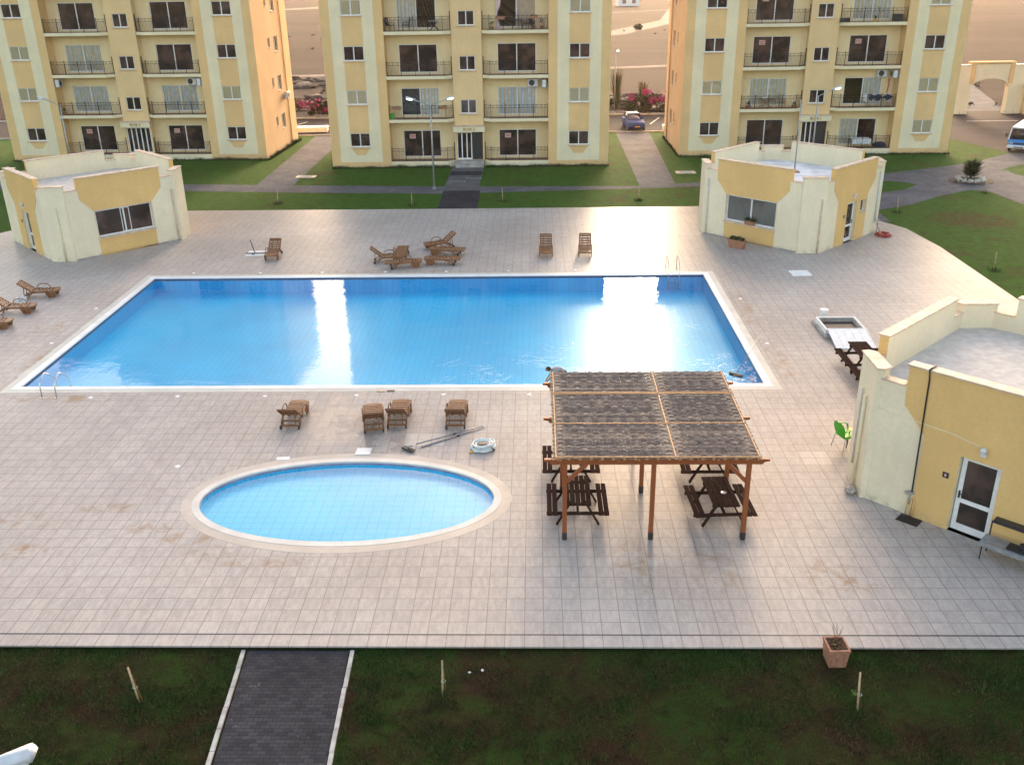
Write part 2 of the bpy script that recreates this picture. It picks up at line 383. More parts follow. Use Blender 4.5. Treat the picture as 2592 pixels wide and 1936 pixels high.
# ------------------------------------------------------------------ mesh helpers
class MB:
    def __init__(s): s.v, s.f, s.mi, s.sm = [], [], [], []; s.M = Matrix()
    def add(s, vs, fs, mi=0, smooth=False):
        o = len(s.v); s.v += [tuple(s.M @ Vector(v)) for v in vs]
        s.f += [tuple(i+o for i in f) for f in fs]; s.mi += [mi]*len(fs); s.sm += [smooth]*len(fs)
    def box(s, x0, x1, y0, y1, z0, z1, mi=0):
        vs = [(x0,y0,z0),(x1,y0,z0),(x1,y1,z0),(x0,y1,z0),(x0,y0,z1),(x1,y0,z1),(x1,y1,z1),(x0,y1,z1)]
        s.add(vs, [(0,3,2,1),(4,5,6,7),(0,1,5,4),(1,2,6,5),(2,3,7,6),(3,0,4,7)], mi)
    def bbox(s, x0, x1, y0, y1, z0, z1, b=.01, mi=0):     # box with softened edges
        bm = bmesh.new(); bmesh.ops.create_cube(bm, size=1)
        for v in bm.verts: v.co = ((x0+x1)/2+v.co.x*(x1-x0), (y0+y1)/2+v.co.y*(y1-y0), (z0+z1)/2+v.co.z*(z1-z0))
        bmesh.ops.bevel(bm, geom=bm.edges[:], offset=b, segments=1, affect='EDGES'); s.bm(bm, mi)
    def bm(s, bm, mi=0, smooth=False):
        bm.verts.ensure_lookup_table(); bm.verts.index_update()
        s.add([v.co[:] for v in bm.verts], [tuple(v.index for v in f.verts) for f in bm.faces], mi, smooth); bm.free()
    def beam(s, a, b, w, h, mi=0, upv=(0, 0, 1)):          # rectangular bar from a to b
        a, b = Vector(a), Vector(b); d = (b-a).normalized(); u = Vector(upv)
        if abs(d.dot(u)) > .98: u = Vector((1, 0, 0))
        x = d.cross(u).normalized(); y = x.cross(d).normalized(); vs = []
        for q in (a, b):
            for i, j in ((-1,-1),(1,-1),(1,1),(-1,1)): vs.append(q + x*(w/2*i) + y*(h/2*j))
        s.add(vs, [(3,2,1,0),(4,5,6,7),(0,1,5,4),(1,2,6,5),(2,3,7,6),(3,0,4,7)], mi)
    def tube(s, pts, r, n=6, mi=0, cap=True, closed=False):
        P = [Vector(p) for p in pts]; k = len(P); rs = r if isinstance(r, (list, tuple)) else [r]*k
        vs, fs = [], []; px = None
        for i, p in enumerate(P):
            if closed: d = P[(i+1) % k]-P[i-1]
            else: d = P[min(i+1, k-1)]-P[max(i-1, 0)]
            d.normalize()
            if px is None:
                u = Vector((0, 0, 1)) if abs(d.z) < .95 else Vector((1, 0, 0)); px = d.cross(u).normalized()
            else: px = (px - d*px.dot(d)).normalized()
            py = d.cross(px)
            for j in range(n):
                a = 2*math.pi*j/n; vs.append(p + px*(math.cos(a)*rs[i]) + py*(math.sin(a)*rs[i]))
        for i in range(k if closed else k-1):
            for j in range(n):
                a, b = i*n+j, i*n+(j+1) % n; c = ((i+1) % k)*n
                fs.append((a, b, c+(j+1) % n, c+j))
        if cap and not closed: fs += [tuple(range(n))[::-1], tuple(range((k-1)*n, k*n))]
        s.add(vs, fs, mi, n > 4)
    def cyl(s, c, r, h, n=16, mi=0, r2=None):
        r2 = r if r2 is None else r2; x, y, z = c
        vs = [(x+math.cos(2*math.pi*i/n)*r, y+math.sin(2*math.pi*i/n)*r, z) for i in range(n)] + [(x+math.cos(2*math.pi*i/n)*r2, y+math.sin(2*math.pi*i/n)*r2, z+h) for i in range(n)]
        s.add(vs, [(i, (i+1) % n, n+(i+1) % n, n+i) for i in range(n)], mi, True)
        s.add(vs, [tuple(range(n))[::-1], tuple(range(n, 2*n))], mi)
    def prism(s, poly, z0, z1, mi=0, top=None):
        n = len(poly); vs = [(x, y, z0) for x, y in poly] + [(x, y, z1) for x, y in poly]
        s.add(vs, [(i, (i+1) % n, n+(i+1) % n, n+i) for i in range(n)], mi); s.add(vs, [tuple(range(n))[::-1]], mi)
        s.add(vs, [tuple(range(n, 2*n))], mi if top is None else top)
    def sheet(s, outer, z, holes=(), mi=0):
        loops = [[Vector((x, y, 0)) for x, y in outer]] + [[Vector((x, y, 0)) for x, y in h] for h in holes]
        tris = geometry.tessellate_polygon(loops); vs = [(v.x, v.y, z) for l in loops for v in l]
        out = []
        for a, b, c in tris:
            A, B, C = (Vector(vs[i]) for i in (a, b, c))
            out.append((a, b, c) if (B-A).cross(C-A).z > 0 else (a, c, b))
        s.add(vs, out, mi)
    def ball(s, c, r, mi=0, sub=2, sq=(1, 1, 1), jit=0, seed=0):
        bm = bmesh.new(); bmesh.ops.create_icosphere(bm, subdivisions=sub, radius=1)
        for v in bm.verts:
            k = 1 + (jit*noise.noise(v.co*1.7+Vector((seed*3.1, seed, 0))) if jit else 0)
            v.co = Vector((c[0]+v.co.x*r*sq[0]*k, c[1]+v.co.y*r*sq[1]*k, c[2]+v.co.z*r*sq[2]*k))
        s.bm(bm, mi, True)
    def build(s, name, mats, parent=None, loc=None, rz=None):
        me = bpy.data.meshes.new(name); me.from_pydata(s.v, [], s.f)
        for m in (mats if isinstance(mats, (list, tuple)) else [mats]): me.materials.append(M[m] if isinstance(m, str) else m)
        me.polygons.foreach_set('material_index', s.mi); me.polygons.foreach_set('use_smooth', s.sm); me.update()
        o = bpy.data.objects.new(name, me); COL.objects.link(o)
        if parent is not None: o.parent = parent
        if loc is not None: o.location = loc
        if rz is not None: o.rotation_euler.z = rz
        return o

def tag(o, label=None, cat=None, group=None, kind=None):
    for k, v in (('label', label), ('category', cat), ('group', group), ('kind', kind)):
        if v: o[k] = v
    return o
def thing(name, label, cat, loc=(0, 0, 0), rz=0, group=None):
    o = bpy.data.objects.new(name, None); COL.objects.link(o); o.empty_display_size = .2
    o.location = loc; o.rotation_euler.z = rz
    return tag(o, label, cat, group)
def struct(o): o['kind'] = 'structure'; return o
def dup(root, loc, rz, label=None, group=None):
    def cp(o, par):
        c = o.copy(); COL.objects.link(c); c.parent = par
        for ch in o.children: cp(ch, c)
        return c
    r = cp(root, None); r.location = loc; r.rotation_euler = (0, 0, rz)
    if label: r['label'] = label
    if group: r['group'] = group
    return r
def ell(cx, cy, a, b, n=96): return [(cx+a*math.cos(2*math.pi*i/n), cy+b*math.sin(2*math.pi*i/n)) for i in range(n)]
def rect(x0, x1, y0, y1): return [(x0, y0), (x1, y0), (x1, y1), (x0, y1)]

# ------------------------------------------------------------------ the ground and the pools
PX0, PX1, PY0, PY1 = -19.4, 8.4, 31.95, 45.6
KC = (-5.55, 23.72)
DECK = [(-33, 17.17), (22, 17.17), (22, 50.3), (21.6, 54.3), (20.6, 56.3), (18., 58.9), (14.6, 60.4), (-6, 60.35), (-25.5, 60.5), (-29.5, 58.9), (-31.6, 56.3), (-32.6, 54.8), (-33, 53.)]
def inset(poly, d):
    cx = sum(p[0] for p in poly)/len(poly); cy = sum(p[1] for p in poly)/len(poly)
    return [(x-d*(1 if x > cx else -1), y-d*(1 if y > cy else -1)) for x, y in poly]
HOLE = inset(DECK, .25)
b = MB(); cop_o = rect(PX0-.55, PX1+.55, PY0-.55, PY1+.5); kid_o = ell(*KC, 4.82, 2.82)
b.sheet(DECK, 0, [cop_o, kid_o]); n = len(DECK)
b.add([(x, y, 0) for x, y in DECK]+[(x, y, -.045) for x, y in DECK], [(i, (i+1) % n, n+(i+1) % n, n+i) for i in range(n)], 0)
D2 = inset(DECK, .1)
b.add([(x, y, -.045) for x, y in D2]+[(x, y, -.5) for x, y in D2], [(i, (i+1) % n, n+(i+1) % n, n+i) for i in range(n)], 1)
b.add([(x, y, -.045) for x, y in DECK]+[(x, y, -.045) for x, y in D2], [(i, (i+1) % n, n+(i+1) % n, n+i) for i in range(n)], 1)
struct(b.build('pool_deck', ['deck', 'deck_side']))
b = MB()   # dark drain slot along the near edge
b.box(-33, 22, 17.565, 17.60, .0015, .004); struct(b.build('deck_drain_slot', 'darkmetal'))

def ring(name, po, pi, z, mats, mo=0):
    m = MB(); n = len(po)
    m.add([(x, y, z) for x, y in po]+[(x, y, z) for x, y in pi], [(i, (i+1) % n, n+(i+1) % n, n+i) for i in range(n)], 0)
    m.add([(x, y, z) for x, y in po]+[(x, y, z-.04) for x, y in po], [(n+i, n+(i+1) % n, (i+1) % n, i) for i in range(n)], 0)
    m.add([(x, y, z) for x, y in pi]+[(x, y, z-.06) for x, y in pi], [(i, (i+1) % n, n+(i+1) % n, n+i) for i in range(n)], 0)
    return struct(m.build(name, mats))
c1 = rect(PX0-.27, PX1+.27, PY0-.27, PY1+.25)
ring('overflow_channel', cop_o, c1, .004, ['grate']); ring('pool_coping', c1, rect(PX0, PX1, PY0, PY1), .012, ['coping'])
k1, k2 = ell(*KC, 4.52, 2.5), ell(*KC, 4.3, 2.27)
ring('paddling_pool_channel', kid_o, k1, .004, ['grate_ring']); ring('paddling_pool_coping', k1, k2, .012, ['coping_beige'])
b = MB()   # main basin: dark waterline band, walls, floor
PR = rect(PX0, PX1, PY0, PY1)
def skirt(mb, poly, z0, z1, mi):
    n = len(poly); mb.add([(x, y, z1) for x, y in poly]+[(x, y, z0) for x, y in poly], [(i, (i+1) % n, n+(i+1) % n, n+i) for i in range(n)], mi)
skirt(b, PR, -.16, -.048, 2); skirt(b, PR, -.8, -.16, 1); b.sheet(PR, -.8, (), 0)
struct(b.build('pool_basin', ['pool_floor', 'pool_wall', 'band']))
b = MB(); skirt(b, k2, -.12, -.048, 2); skirt(b, k2, -.25, -.12, 1); b.sheet(k2, -.25, (), 0)
struct(b.build('paddling_pool_basin', ['kid_floor', 'kid_wall', 'kid_band']))
b = MB(); b.sheet(PR, -.075); struct(b.build('pool_water', 'water'))
b = MB(); b.sheet(ell(*KC, 4.3, 2.27), -.105); struct(b.build('paddling_pool_water', 'kid_water'))

b = MB(); b.sheet([(-400, -60), (400, -60), (900, 3000), (-900, 3000)], -.34, [inset(DECK, .3)]); struct(b.build('field_terrain', 'field'))
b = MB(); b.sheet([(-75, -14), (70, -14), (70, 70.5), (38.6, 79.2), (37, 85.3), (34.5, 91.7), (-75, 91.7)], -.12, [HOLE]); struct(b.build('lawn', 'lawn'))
def flat(name, mat, z, *polys):
    m = MB()
    for p in polys: m.sheet(p, z)
    return struct(m.build(name, mat))
def ribbon(pts, w):
    out_l, out_r = [], []
    for i, p in enumerate(pts):
        a, c = Vector(pts[max(i-1, 0)]), Vector(pts[min(i+1, len(pts)-1)]); d = (c-a).normalized(); nrm = Vector((-d.y, d.x))
        out_l.append(tuple(Vector(p)+nrm*w/2)); out_r.append(tuple(Vector(p)-nrm*w/2))
    return out_l + out_r[::-1]
NP = [(-6.66, 17.12), (-4.3, 17.12), (-4.02, 9.), (-5.95, 9.)]
flat('near_path', 'path_dark', -.085, [(-6.63, 17.12), (-4.3, 17.12), (-4.02, 11.), (-6.15, 11.)])
b = MB()
for a, c in (((-6.72, 17.12), (-6.24, 11.)), ((-4.23, 17.12), (-3.95, 11.))):
    A, C = Vector(a), Vector(c); L = (C-A).length; k = int(L/.6); d = (C-A)/L
    for i in range(k):
        p, q = A+d*(i*L/k+.006), A+d*((i+1)*L/k-.006); dx = rnd.uniform(-.008, .008)
        b.beam((p.x+dx, p.y, -.11+rnd.uniform(-.006, .004)), (q.x+dx, q.y, -.11), .09, .10)
struct(b.build('near_path_kerb', 'kerb'))
far_path = [(-60, 72.5), (-45, 71.2), (-32, 70.2), (-26.5, 69.6), (-20.6, 69.0), (-17.8, 68.75), (-7, 67.8), (-3.5, 67.65), (7.4, 67.3), (12, 68.4), (18, 69), (25.6, 70.7), (28.1, 71.8), (32.5, 73.9), (34.9, 75.4), (38.6, 78.6),
            (44, 78), (44, 74.6), (37.7, 74.), (35.3, 72.2), (35.2, 70.2), (36.6, 66.5), (39, 60), (34.5, 56), (31.3, 60.4), (30.9, 64.3), (29.7, 64.9), (27.2, 63.3), (24.2, 60.7), (21.6, 59.3), (21.4, 56.2), (20.9, 56.5), (20.2, 58), (23.4, 64.2), (25.4, 65.2), (26.9, 66.85), (26.3, 67.7), (24.8, 68.3), (18, 67.6), (11.8, 66.9), (-3.3, 65.6), (-6.9, 65.4), (-15.5, 66.1), (-25.6, 67.1), (-32, 67.9), (-45, 69), (-60, 70.2)]
flat('path', 'path_grey', -.112, far_path)
flat('entry_path', 'path_grey', -.108, [(-6.55, 66.9), (-4.05, 66.9), (-4.05, 75.6), (-6.55, 75.6)], [(7.44, 67.1), (10.08, 68.), (10.84, 92.), (7.68, 92.)], [(-20.57, 68.9), (-17.8, 68.6), (-17.92, 84), (-17.7, 92), (-21., 92)],
     [(18.9, 68.6), (21.3, 68.6), (21.3, 79.2), (18.9, 79.2)], [(-34.5, 70), (-32, 70), (-32, 80), (-34.5, 80)])
flat('dark_path', 'path_dark', -.102, [(-6.4, 60.3), (-3.8, 60.3), (-3.9, 66.3), (-6.5, 66.3)], [(-6.5, 71.7), (-4.1, 71.7), (-4.1, 73.3), (-6.5, 73.3)])
flat('road', 'asphalt', -.115, [(-75, 91.7), (34.5, 91.7), (37, 85.3), (38.6, 79.2), (41, 78.), (70, 70.5), (90, 72), (90, 103.2), (-75, 103.2)])
b = MB()
for x in (-24.6, -20.6, 6.2, 12.2, 38, 50): b.M = Matrix.Translation((x, 98.8, -.11)) @ Matrix.Rotation(R(-18), 4, 'Z'); b.box(-.06, .06, -2.3, 2.3, 0, .004)
b.M = Matrix(); b.box(42.5, 47.5, 96.0, 96.16, -.11, -.106); struct(b.build('parking_line', 'roadpaint'))
b = MB(); b.box(-75, 44, 103.2, 103.45, -.3, .02); b.box(-75, 34.5, 91.55, 91.72, -.3, .0); struct(b.build('road_kerb', 'kerb'))
flat('dirt_track', 'track', -.325, ribbon([(-90, 146), (-60, 150), (-37, 152), (-15, 154), (10, 158), (60, 170)], 3.2), ribbon([(-10, 215), (19, 246), (42, 308), (60, 420)], 7.5), ribbon([(-150, 440), (-111, 458), (-80, 520)], 16), ribbon([(-20, 330), (30, 372), (90, 420)], 3.))
flat('gravel_patch', 'path_grey', -.322, [(42.5, 103.5), (50, 103.5), (60, 140), (40, 140)])

# grass blades on the near lawn and along wall feet
def blades(name, gen, mats=('grass_a', 'grass_b', 'grass_c')):
    m = MB()
    for (x, y, z, h, w, mi) in gen:
        a = rnd.uniform(0, math.pi); ca, sa = math.cos(a)*w, math.sin(a)*w; lx, ly = rnd.uniform(-.6, .6)*h, rnd.uniform(-.6, .6)*h
        o = len(m.v); m.v += [(x-ca, y-sa, z), (x+ca, y+sa, z), (x+lx, y+ly, z+h)]; m.f.append((o, o+1, o+2)); m.mi.append(mi); m.sm.append(False)
    return tag(m.build(name, list(mats)), kind='stuff')
def near_gen():
    for i in range(120000):
        x, y = rnd.uniform(-12.5, 11.8), rnd.uniform(12.6, 17.12)
        if -6.8+.08*(17-y) < x < -4.14+.05*(17-y): continue
        n1 = noise.noise((x*.55, y*.8, 3.))+.5*noise.noise((x*1.7, y*2.1, 8.)); n2 = noise.noise((x*3.1, y*3.1, 1.))
        edge = max(0, (y-16.2))*.35 + (.3 if abs(x+6.85) < .5 or abs(x+3.8) < .6 else 0)
        g = n1+edge+.25*n2-.16
        if g < -.30 and rnd.random() < .72: continue
        mi = 0 if g > .12+rnd.uniform(-.18, .18) else (1 if rnd.random() < .5 else 2)
        yield x, y, -.125, rnd.uniform(.03, .085)*(1.25 if mi == 0 else .8)*(1+.9*max(0, n2)), rnd.uniform(.005, .012), mi
blades('near_grass', near_gen())
def foot_gen():
    def line(x0, y0, x1, y1, n, h):
        for i in range(n):
            t_ = rnd.random(); k = rnd.uniform(0, .5)**1.5
            x, y = x0+(x1-x0)*t_, y0+(y1-y0)*t_
            hh = h*(.45+.75*max(0, .5+noise.noise((x*.9, y*.9, 5))))
            yield x+rnd.uniform(-.05, .05), y-k, -.12, hh*rnd.uniform(.4, 1.1), rnd.uniform(.008, .02), 0 if rnd.random() < .8 else 1
    yield from line(-16.1, 75.15, -6.8, 75.15, 2600, .26); yield from line(-3.8, 75.15, 5.8, 75.15, 2600, .26)
    yield from line(11.8, 78.7, 33.8, 78.7, 4200, .26); yield from line(-44.3, 80., -22.3, 79.3, 4200, .3); yield from line(-22.2, 79.4, -21.9, 89.4, 2400, .4)
    yield from line(11.75, 88.5, 11.75, 78.7, 1500, .25); yield from line(-33, 60.6, 14, 60.5, 3500, .08)
blades('verge_grass', foot_gen())

# ------------------------------------------------------------------ apartment blocks
FH, Z0 = 3.225, .35
LV = [Z0 + FH*k for k in range(7)]
def text_mesh(name, txt, size, mat, parent, loc, rot, depth=.01, align='CENTER'):
    cu = bpy.data.curves.new(name, 'FONT'); cu.body = txt; cu.size = size; cu.extrude = depth; cu.align_x = align; cu.align_y = 'CENTER'
    cu.space_character = 1.05
    tmp = bpy.data.objects.new('tmp', cu); COL.objects.link(tmp); dg = bpy.context.evaluated_depsgraph_get()
    me = bpy.data.meshes.new_from_object(tmp.evaluated_get(dg)); bpy.data.objects.remove(tmp); bpy.data.curves.remove(cu)
    me.name = name; me.materials.clear(); me.materials.append(M[mat])
    o = bpy.data.objects.new(name, me); COL.objects.link(o); o.parent = parent; o.location = loc; o.rotation_euler = rot
    return o

def wall_cells(m, x0, x1, z0, z1, holes, y, mi, depth, xc=(), zc=(), colour=None):
    """front wall (facing -Y) at y with rectangular holes and reveals of given depth"""
    xs = sorted(set([x0, x1, *xc]+[h[0] for h in holes]+[h[1] for h in holes])); zs = sorted(set([z0, z1, *zc]+[h[2] for h in holes]+[h[3] for h in holes]))
    xs = [x for x in xs if x0 <= x <= x1]; zs = [z for z in zs if z0 <= z <= z1]
    for i in range(len(xs)-1):
        for j in range(len(zs)-1):
            a, c, d, e = xs[i], xs[i+1], zs[j], zs[j+1]; mx, mz = (a+c)/2, (d+e)/2
            if any(h[0] < mx < h[1] and h[2] < mz < h[3] for h in holes): continue
            k = colour(mx, mz) if colour else mi
            if k is None: continue
            m.add([(a, y, d), (c, y, d), (c, y, e), (a, y, e)], [(0, 1, 2, 3)], k)
    for a, c, d, e in holes:
        k = colour(a-.01, (d+e)/2) if colour else mi
        if k is None: k = mi
        Y = y+depth
        m.add([(a, y, d), (c, y, d), (c, y, e), (a, y, e), (a, Y, d), (c, Y, d), (c, Y, e), (a, Y, e)], [(0, 4, 5, 1), (1, 5, 6, 2), (2, 6, 7, 3), (3, 7, 4, 0), (4, 7, 6, 5)], k)

def frame_mesh(x0, x1, z0, z1, y, panes, w=.06, bottom=.07, d=.06):
    m = MB(); W = (x1-x0)
    m.box(x0, x1, y, y+d, z0, z0+bottom); m.box(x0, x1, y, y+d, z1-w, z1)
    m.box(x0, x0+w, y, y+d, z0+bottom, z1-w); m.box(x1-w, x1, y, y+d, z0+bottom, z1-w)
    for i in range(1, panes):
        c = x0+W*i/panes; m.box(c-w*.62, c+w*.62, y-.012, y+d-.004, z0+bottom, z1-w)
    return m
def curtain_mesh(x0, x1, z0, z1, y):
    m = MB(); n = max(8, int((x1-x0)/.055)); ph = rnd.uniform(0, 6)
    vs = []
    for i in range(n+1):
        x = x0+(x1-x0)*i/n; yy = y+.014*math.sin(i*1.35+ph+math.sin(i*.37))
        vs += [(x, yy, z0), (x, yy, z1)]
    m.add(vs, [(2*i, 2*i+2, 2*i+3, 2*i+1) for i in range(n)], 0, True); return m
def opening(name, par, x0, x1, z0, z1, y, state, sill=True, panes=2, slide=0):
    """y: plane of the frame; state: dark | curtain[_col] | half_l / half_r (curtain on that side, the other side open and dark)"""
    f = frame_mesh(x0, x1, z0, z1, y, panes).build(name, 'upvc', par)
    st, _, colr = state.partition(':'); colr = colr or 'curtain'
    ins = .05
    if st == 'dark':
        m = MB(); m.box(x0+ins, x1-ins, y+.03, y+.04, z0+ins, z1-ins); m.build('pane', 'glass', f)
    else:
        mid = (x0+x1)/2
        if st == 'curtain': cx0, cx1, dx = x0+ins, x1-ins, None
        elif st == 'half_l': cx0, cx1, dx = x0+ins, mid, (mid, x1-ins)
        else: cx0, cx1, dx = mid, x1-ins, (x0+ins, mid)
        m = MB(); m.box(x0+ins, x1-ins, y+.022, y+.028, z0+ins, z1-ins); m.build('pane', 'clear', f)
        curtain_mesh(cx0, cx1, z0+ins, z1-ins, y+.085).build('curtain', colr, f)
        if dx:
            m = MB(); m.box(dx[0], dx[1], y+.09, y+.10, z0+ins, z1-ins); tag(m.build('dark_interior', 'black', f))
    if sill:
        m = MB(); m.box(x0-.07, x1+.07, y-.18, y+.02, z0-.055, z0-.003); m.build('sill', 'cap', f)
    return f

def railing_mesh(pts, h=1.0, tall=None):
    m = MB(); P = [Vector((x, y, 0)) for x, y in pts]
    for i in range(len(P)-1):
        a, c = P[i], P[i+1]; L = (c-a).length; d = (c-a)/L
        for z in (.08, .80, h): m.beam(a+Vector((0, 0, z)), c+Vector((0, 0, z)), .022, .022)
        n = max(2, round(L/.115))
        for j in range(1, n): m.beam(a+d*(L*j/n)+Vector((0, 0, .08)), a+d*(L*j/n)+Vector((0, 0, .80)), .013, .013)
        k = max(1, round(L/.33))
        for j in range(k):
            c0 = a+d*(L*(j+.5)/k)+Vector((0, 0, .90)); rr = .085 if L > .8 else min(.085, L/2.4)
            ringp = [c0+d*(math.cos(t*math.pi/5)*rr)+Vector((0, 0, math.sin(t*math.pi/5)*rr)) for t in range(10)]
            m.tube(ringp, .009, 4, closed=True)
        np_ = max(1, round(L/1.25))
        for j in range(np_+1):
            q = a+d*(L*j/np_); m.box(q.x-.02, q.x+.02, q.y-.02, q.y+.02, 0, h+.06)
            m.ball((q.x, q.y, h+.085), .03, sub=1)
    if tall:
        x, y = tall; m.box(x-.03, x+.03, y-.03, y+.03, 0, h+.27); m.ball((x, y, h+.31), .05, sub=1)
    return m

BW = 21.85
RAILS = {}
def block(label, loc, rz, num, wl, wr, dl, dr, sh, H, side, notices, low_left=None, door_open='r'):
    T = thing('apartment_block', label, 'building', loc, rz)
    mir = lambda x: BW-x
    m = MB()                                    # 0 ochre 1 cream 2 bay 3 shaft 4 side
    def wing(flip):
        f = (lambda x: mir(x)) if flip else (lambda x: x)
        win = [(1.55, 3.13, z+1.17, z+2.24) for z in LV[:4]]
        hs = [(min(f(a), f(c)), max(f(a), f(c)), d, e) for a, c, d, e in win]
        top = (low_left if (low_left and not flip) else H)
        def colr(x, z):
            u = mir(x) if flip else x
            if .71 < u < 1.55 or 3.13 < u < 4.02: return 1 if z > .34 else 0
            if 1.55 < u < 3.13: return 0 if (z > win[0][2] or z < .34) else (1 if z < .88 else None)
            return 0
        xs = [f(v) for v in (.71, 1.55, 3.13, 4.02)]
        a, c = sorted((f(0), f(4.7)))
        wall_cells(m, a, c, -.4, top, hs, 0, 0, .13, xs, (.34, .88), colr)
        zt = win[0][2]; q = [f(v) for v in (1.55, 1.98, 2.70, 3.13)]
        if flip: q = q[::-1]
        m.add([(q[0], 0, zt), (q[1], 0, .88), (q[2], 0, .88), (q[3], 0, zt)], [(0, 1, 2, 3)], 0)
        m.add([(q[0], 0, zt), (q[0], 0, .88), (q[1], 0, .88)], [(0, 1, 2)], 1); m.add([(q[3], 0, zt), (q[2], 0, .88), (q[3], 0, .88)], [(0, 1, 2)], 1)
        xi = f(4.7); fs = (0, 1, 2, 3) if not flip else (3, 2, 1, 0)
        m.add([(xi, 0, -.4), (xi, 1.2, -.4), (xi, 1.2, top), (xi, 0, top)], [fs], 0)
    wing(False); wing(True)
    bay_l = [(5.6, 8.6, z+.14, z+2.24) for z in LV[:4]]; bay_r = [(mir(8.6)-.03, mir(5.6)-.03, z+.14, z+2.24) for z in LV[:4]]
    S0, S1 = 9.78, 12.07
    wall_cells(m, 4.7, S0, -.4, H, bay_l, 1.2, 2, .16); wall_cells(m, S1, mir(4.7), -.4, H, bay_r, 1.2, 2, .16)
    sh_w = [(10.3, 11.55, z+.34, z+1.40) for z in LV[1:4]]; door = (S0+.12, S1-.1, Z0, 2.52)
    wall_cells(m, S0, S1, -.4, H, sh_w+[door], .5, 3, .13)
    m.add([(S0, .5, -.4), (S0, 1.2, -.4), (S0, 1.2, H), (S0, .5, H)], [(3, 2, 1, 0)], 2); m.add([(S1, .5, -.4), (S1, 1.2, -.4), (S1, 1.2, H), (S1, .5, H)], [(0, 1, 2, 3)], 2)
    D = 10.
    def sidewall(x, sg, holes):
        sub = MB(); wall_cells(sub, 0, D, -.4, H if (sg > 0 or not low_left) else low_left, holes, 0, 4, .16)
        Mx = Matrix(((0, -1, 0, x), (1, 0, 0, 0), (0, 0, 1, 0), (0, 0, 0, 1))) if sg > 0 else Matrix(((0, 1, 0, x), (1, 0, 0, 0), (0, 0, 1, 0), (0, 0, 0, 1)))
        for v in range(len(sub.v)): sub.v[v] = tuple(Mx @ Vector(sub.v[v]))
        fs = sub.f if sg > 0 else [f[::-1] for f in sub.f]
        o = len(m.v); m.v.extend(sub.v); m.f.extend(tuple(i+o for i in f) for f in fs); m.mi.extend(sub.mi); m.sm.extend(sub.sm)
    sw = [(3.75, 4.3, z+1.7, z+2.45) for z in LV[:4]]+[(5.45, 6.55, z+1.25, z+2.5) for z in LV[:4]]
    sidewall(0, -1, sw if side in ('l', 'b') else []); sidewall(BW, 1, sw if side in ('r', 'b') else [])
    m.add([(0, D, -.4), (BW, D, -.4), (BW, D, H), (0, D, H)], [(3, 2, 1, 0)], 0)
    lx = 8.2 if low_left else 0
    m.add([(lx, 0, H), (BW, 0, H), (BW, D, H), (lx, D, H)], [(0, 1, 2, 3)], 1)
    if low_left:
        m.add([(0, 0, low_left), (lx, 0, low_left), (lx, D, low_left), (0, D, low_left)], [(0, 1, 2, 3)], 1)
        m.add([(lx, 0, low_left), (lx, D, low_left), (lx, D, H), (lx, 0, H)], [(3, 2, 1, 0)], 0)
        m.add([(4.7, 0, low_left), (lx, 0, low_left), (lx, 1.2, low_left), (4.7, 1.2, low_left)], [(3, 2, 1, 0)], 0)
    w = m.build('wall', ['ochre', 'cream', 'bay', 'shaft', 'side'], T)
    for k in range(4):
        opening('window', T, 1.55, 3.13, LV[k]+1.17, LV[k]+2.24, .07, wl[k]); opening('window', T, mir(3.13), mir(1.55), LV[k]+1.17, LV[k]+2.24, .07, wr[k])
        a = opening('balcony_door', T, 5.6, 8.6, LV[k]+.14, LV[k]+2.24, 1.27, dl[k], False)
        c = opening('balcony_door', T, bay_r[0][0], bay_r[0][1], LV[k]+.14, LV[k]+2.24, 1.27, dr[k], False)
        for sd_, f_, x in (('l', a, 6.35), ('r', c, bay_r[0][0]+.75)):
            if (sd_, k) in notices:
                nm = MB(); nm.box(x-.26, x+.22, 1.285, 1.293, LV[k]+1.58, LV[k]+1.93, 0)
                for i in range(2):
                    zz = LV[k]+1.82-.13*i
                    for j in range(6): nm.box(x-.20+.065*j, x-.155+.065*j, 1.281, 1.2845, zz-.04, zz+.04, 1)
                nm.build('notice', ['paper', 'redink'], f_)
        if k: opening('window', T, 10.3, 11.55, LV[k]+.34, LV[k]+1.40, .57, sh[k-1], True)
        for flip in (False, True):
            pl = [(4.702, .02), (9.2, .02), (9.76, .56), (9.76, 1.198), (4.702, 1.198)]
            rp = [(4.78, .08), (9.17, .08), (9.70, .60)]
            if flip: pl = [(mir(x), y) for x, y in pl][::-1]; rp = [(mir(x), y) for x, y in rp]
            sm = MB(); sm.prism(pl, LV[k]-.24 if k else -.35, LV[k], 0, 1)
            s_ = sm.build('balcony', ['cream', 'slab_floor'], T)
            if flip not in RAILS: RAILS[flip] = railing_mesh([(x, y) for x, y in rp], tall=rp[-1]).build('railing', 'iron')
            o = RAILS[flip]
            if o.parent is not None: o = o.copy(); COL.objects.link(o)
            o.parent = s_; o.location = (0, 0, LV[k])
    for k in range(4, 6):                         # plain slabs above the picture, seen only mirrored in the water
        for a, c in ((4.7, 9.76), (12.09, 17.15)):
            sm = MB(); sm.box(a+.002, c, .02, 1.19, LV[k]-.24, LV[k]); sm.build('balcony', 'cream', T)
    cm = MB(); cm.box(S0-.1, S1+.1, .1, .497, 2.56, 2.98, 0); cm.box(S0-.16, S1+.16, .04, .497, 2.98, 3.05, 1)
    c_ = cm.build('entrance_canopy', ['cream', 'cap'], T)
    pm = MB(); pm.box(S0+.72, S1-.72, .085, .0985, 2.62, 2.92); pm.build('sign_plate', 'bay', c_)
    text_mesh('sign_lettering', 'BLOK %d' % num, .27, 'ink', c_, ((S0+S1)/2, .079, 2.77), (R(90), 0, 0), .004)
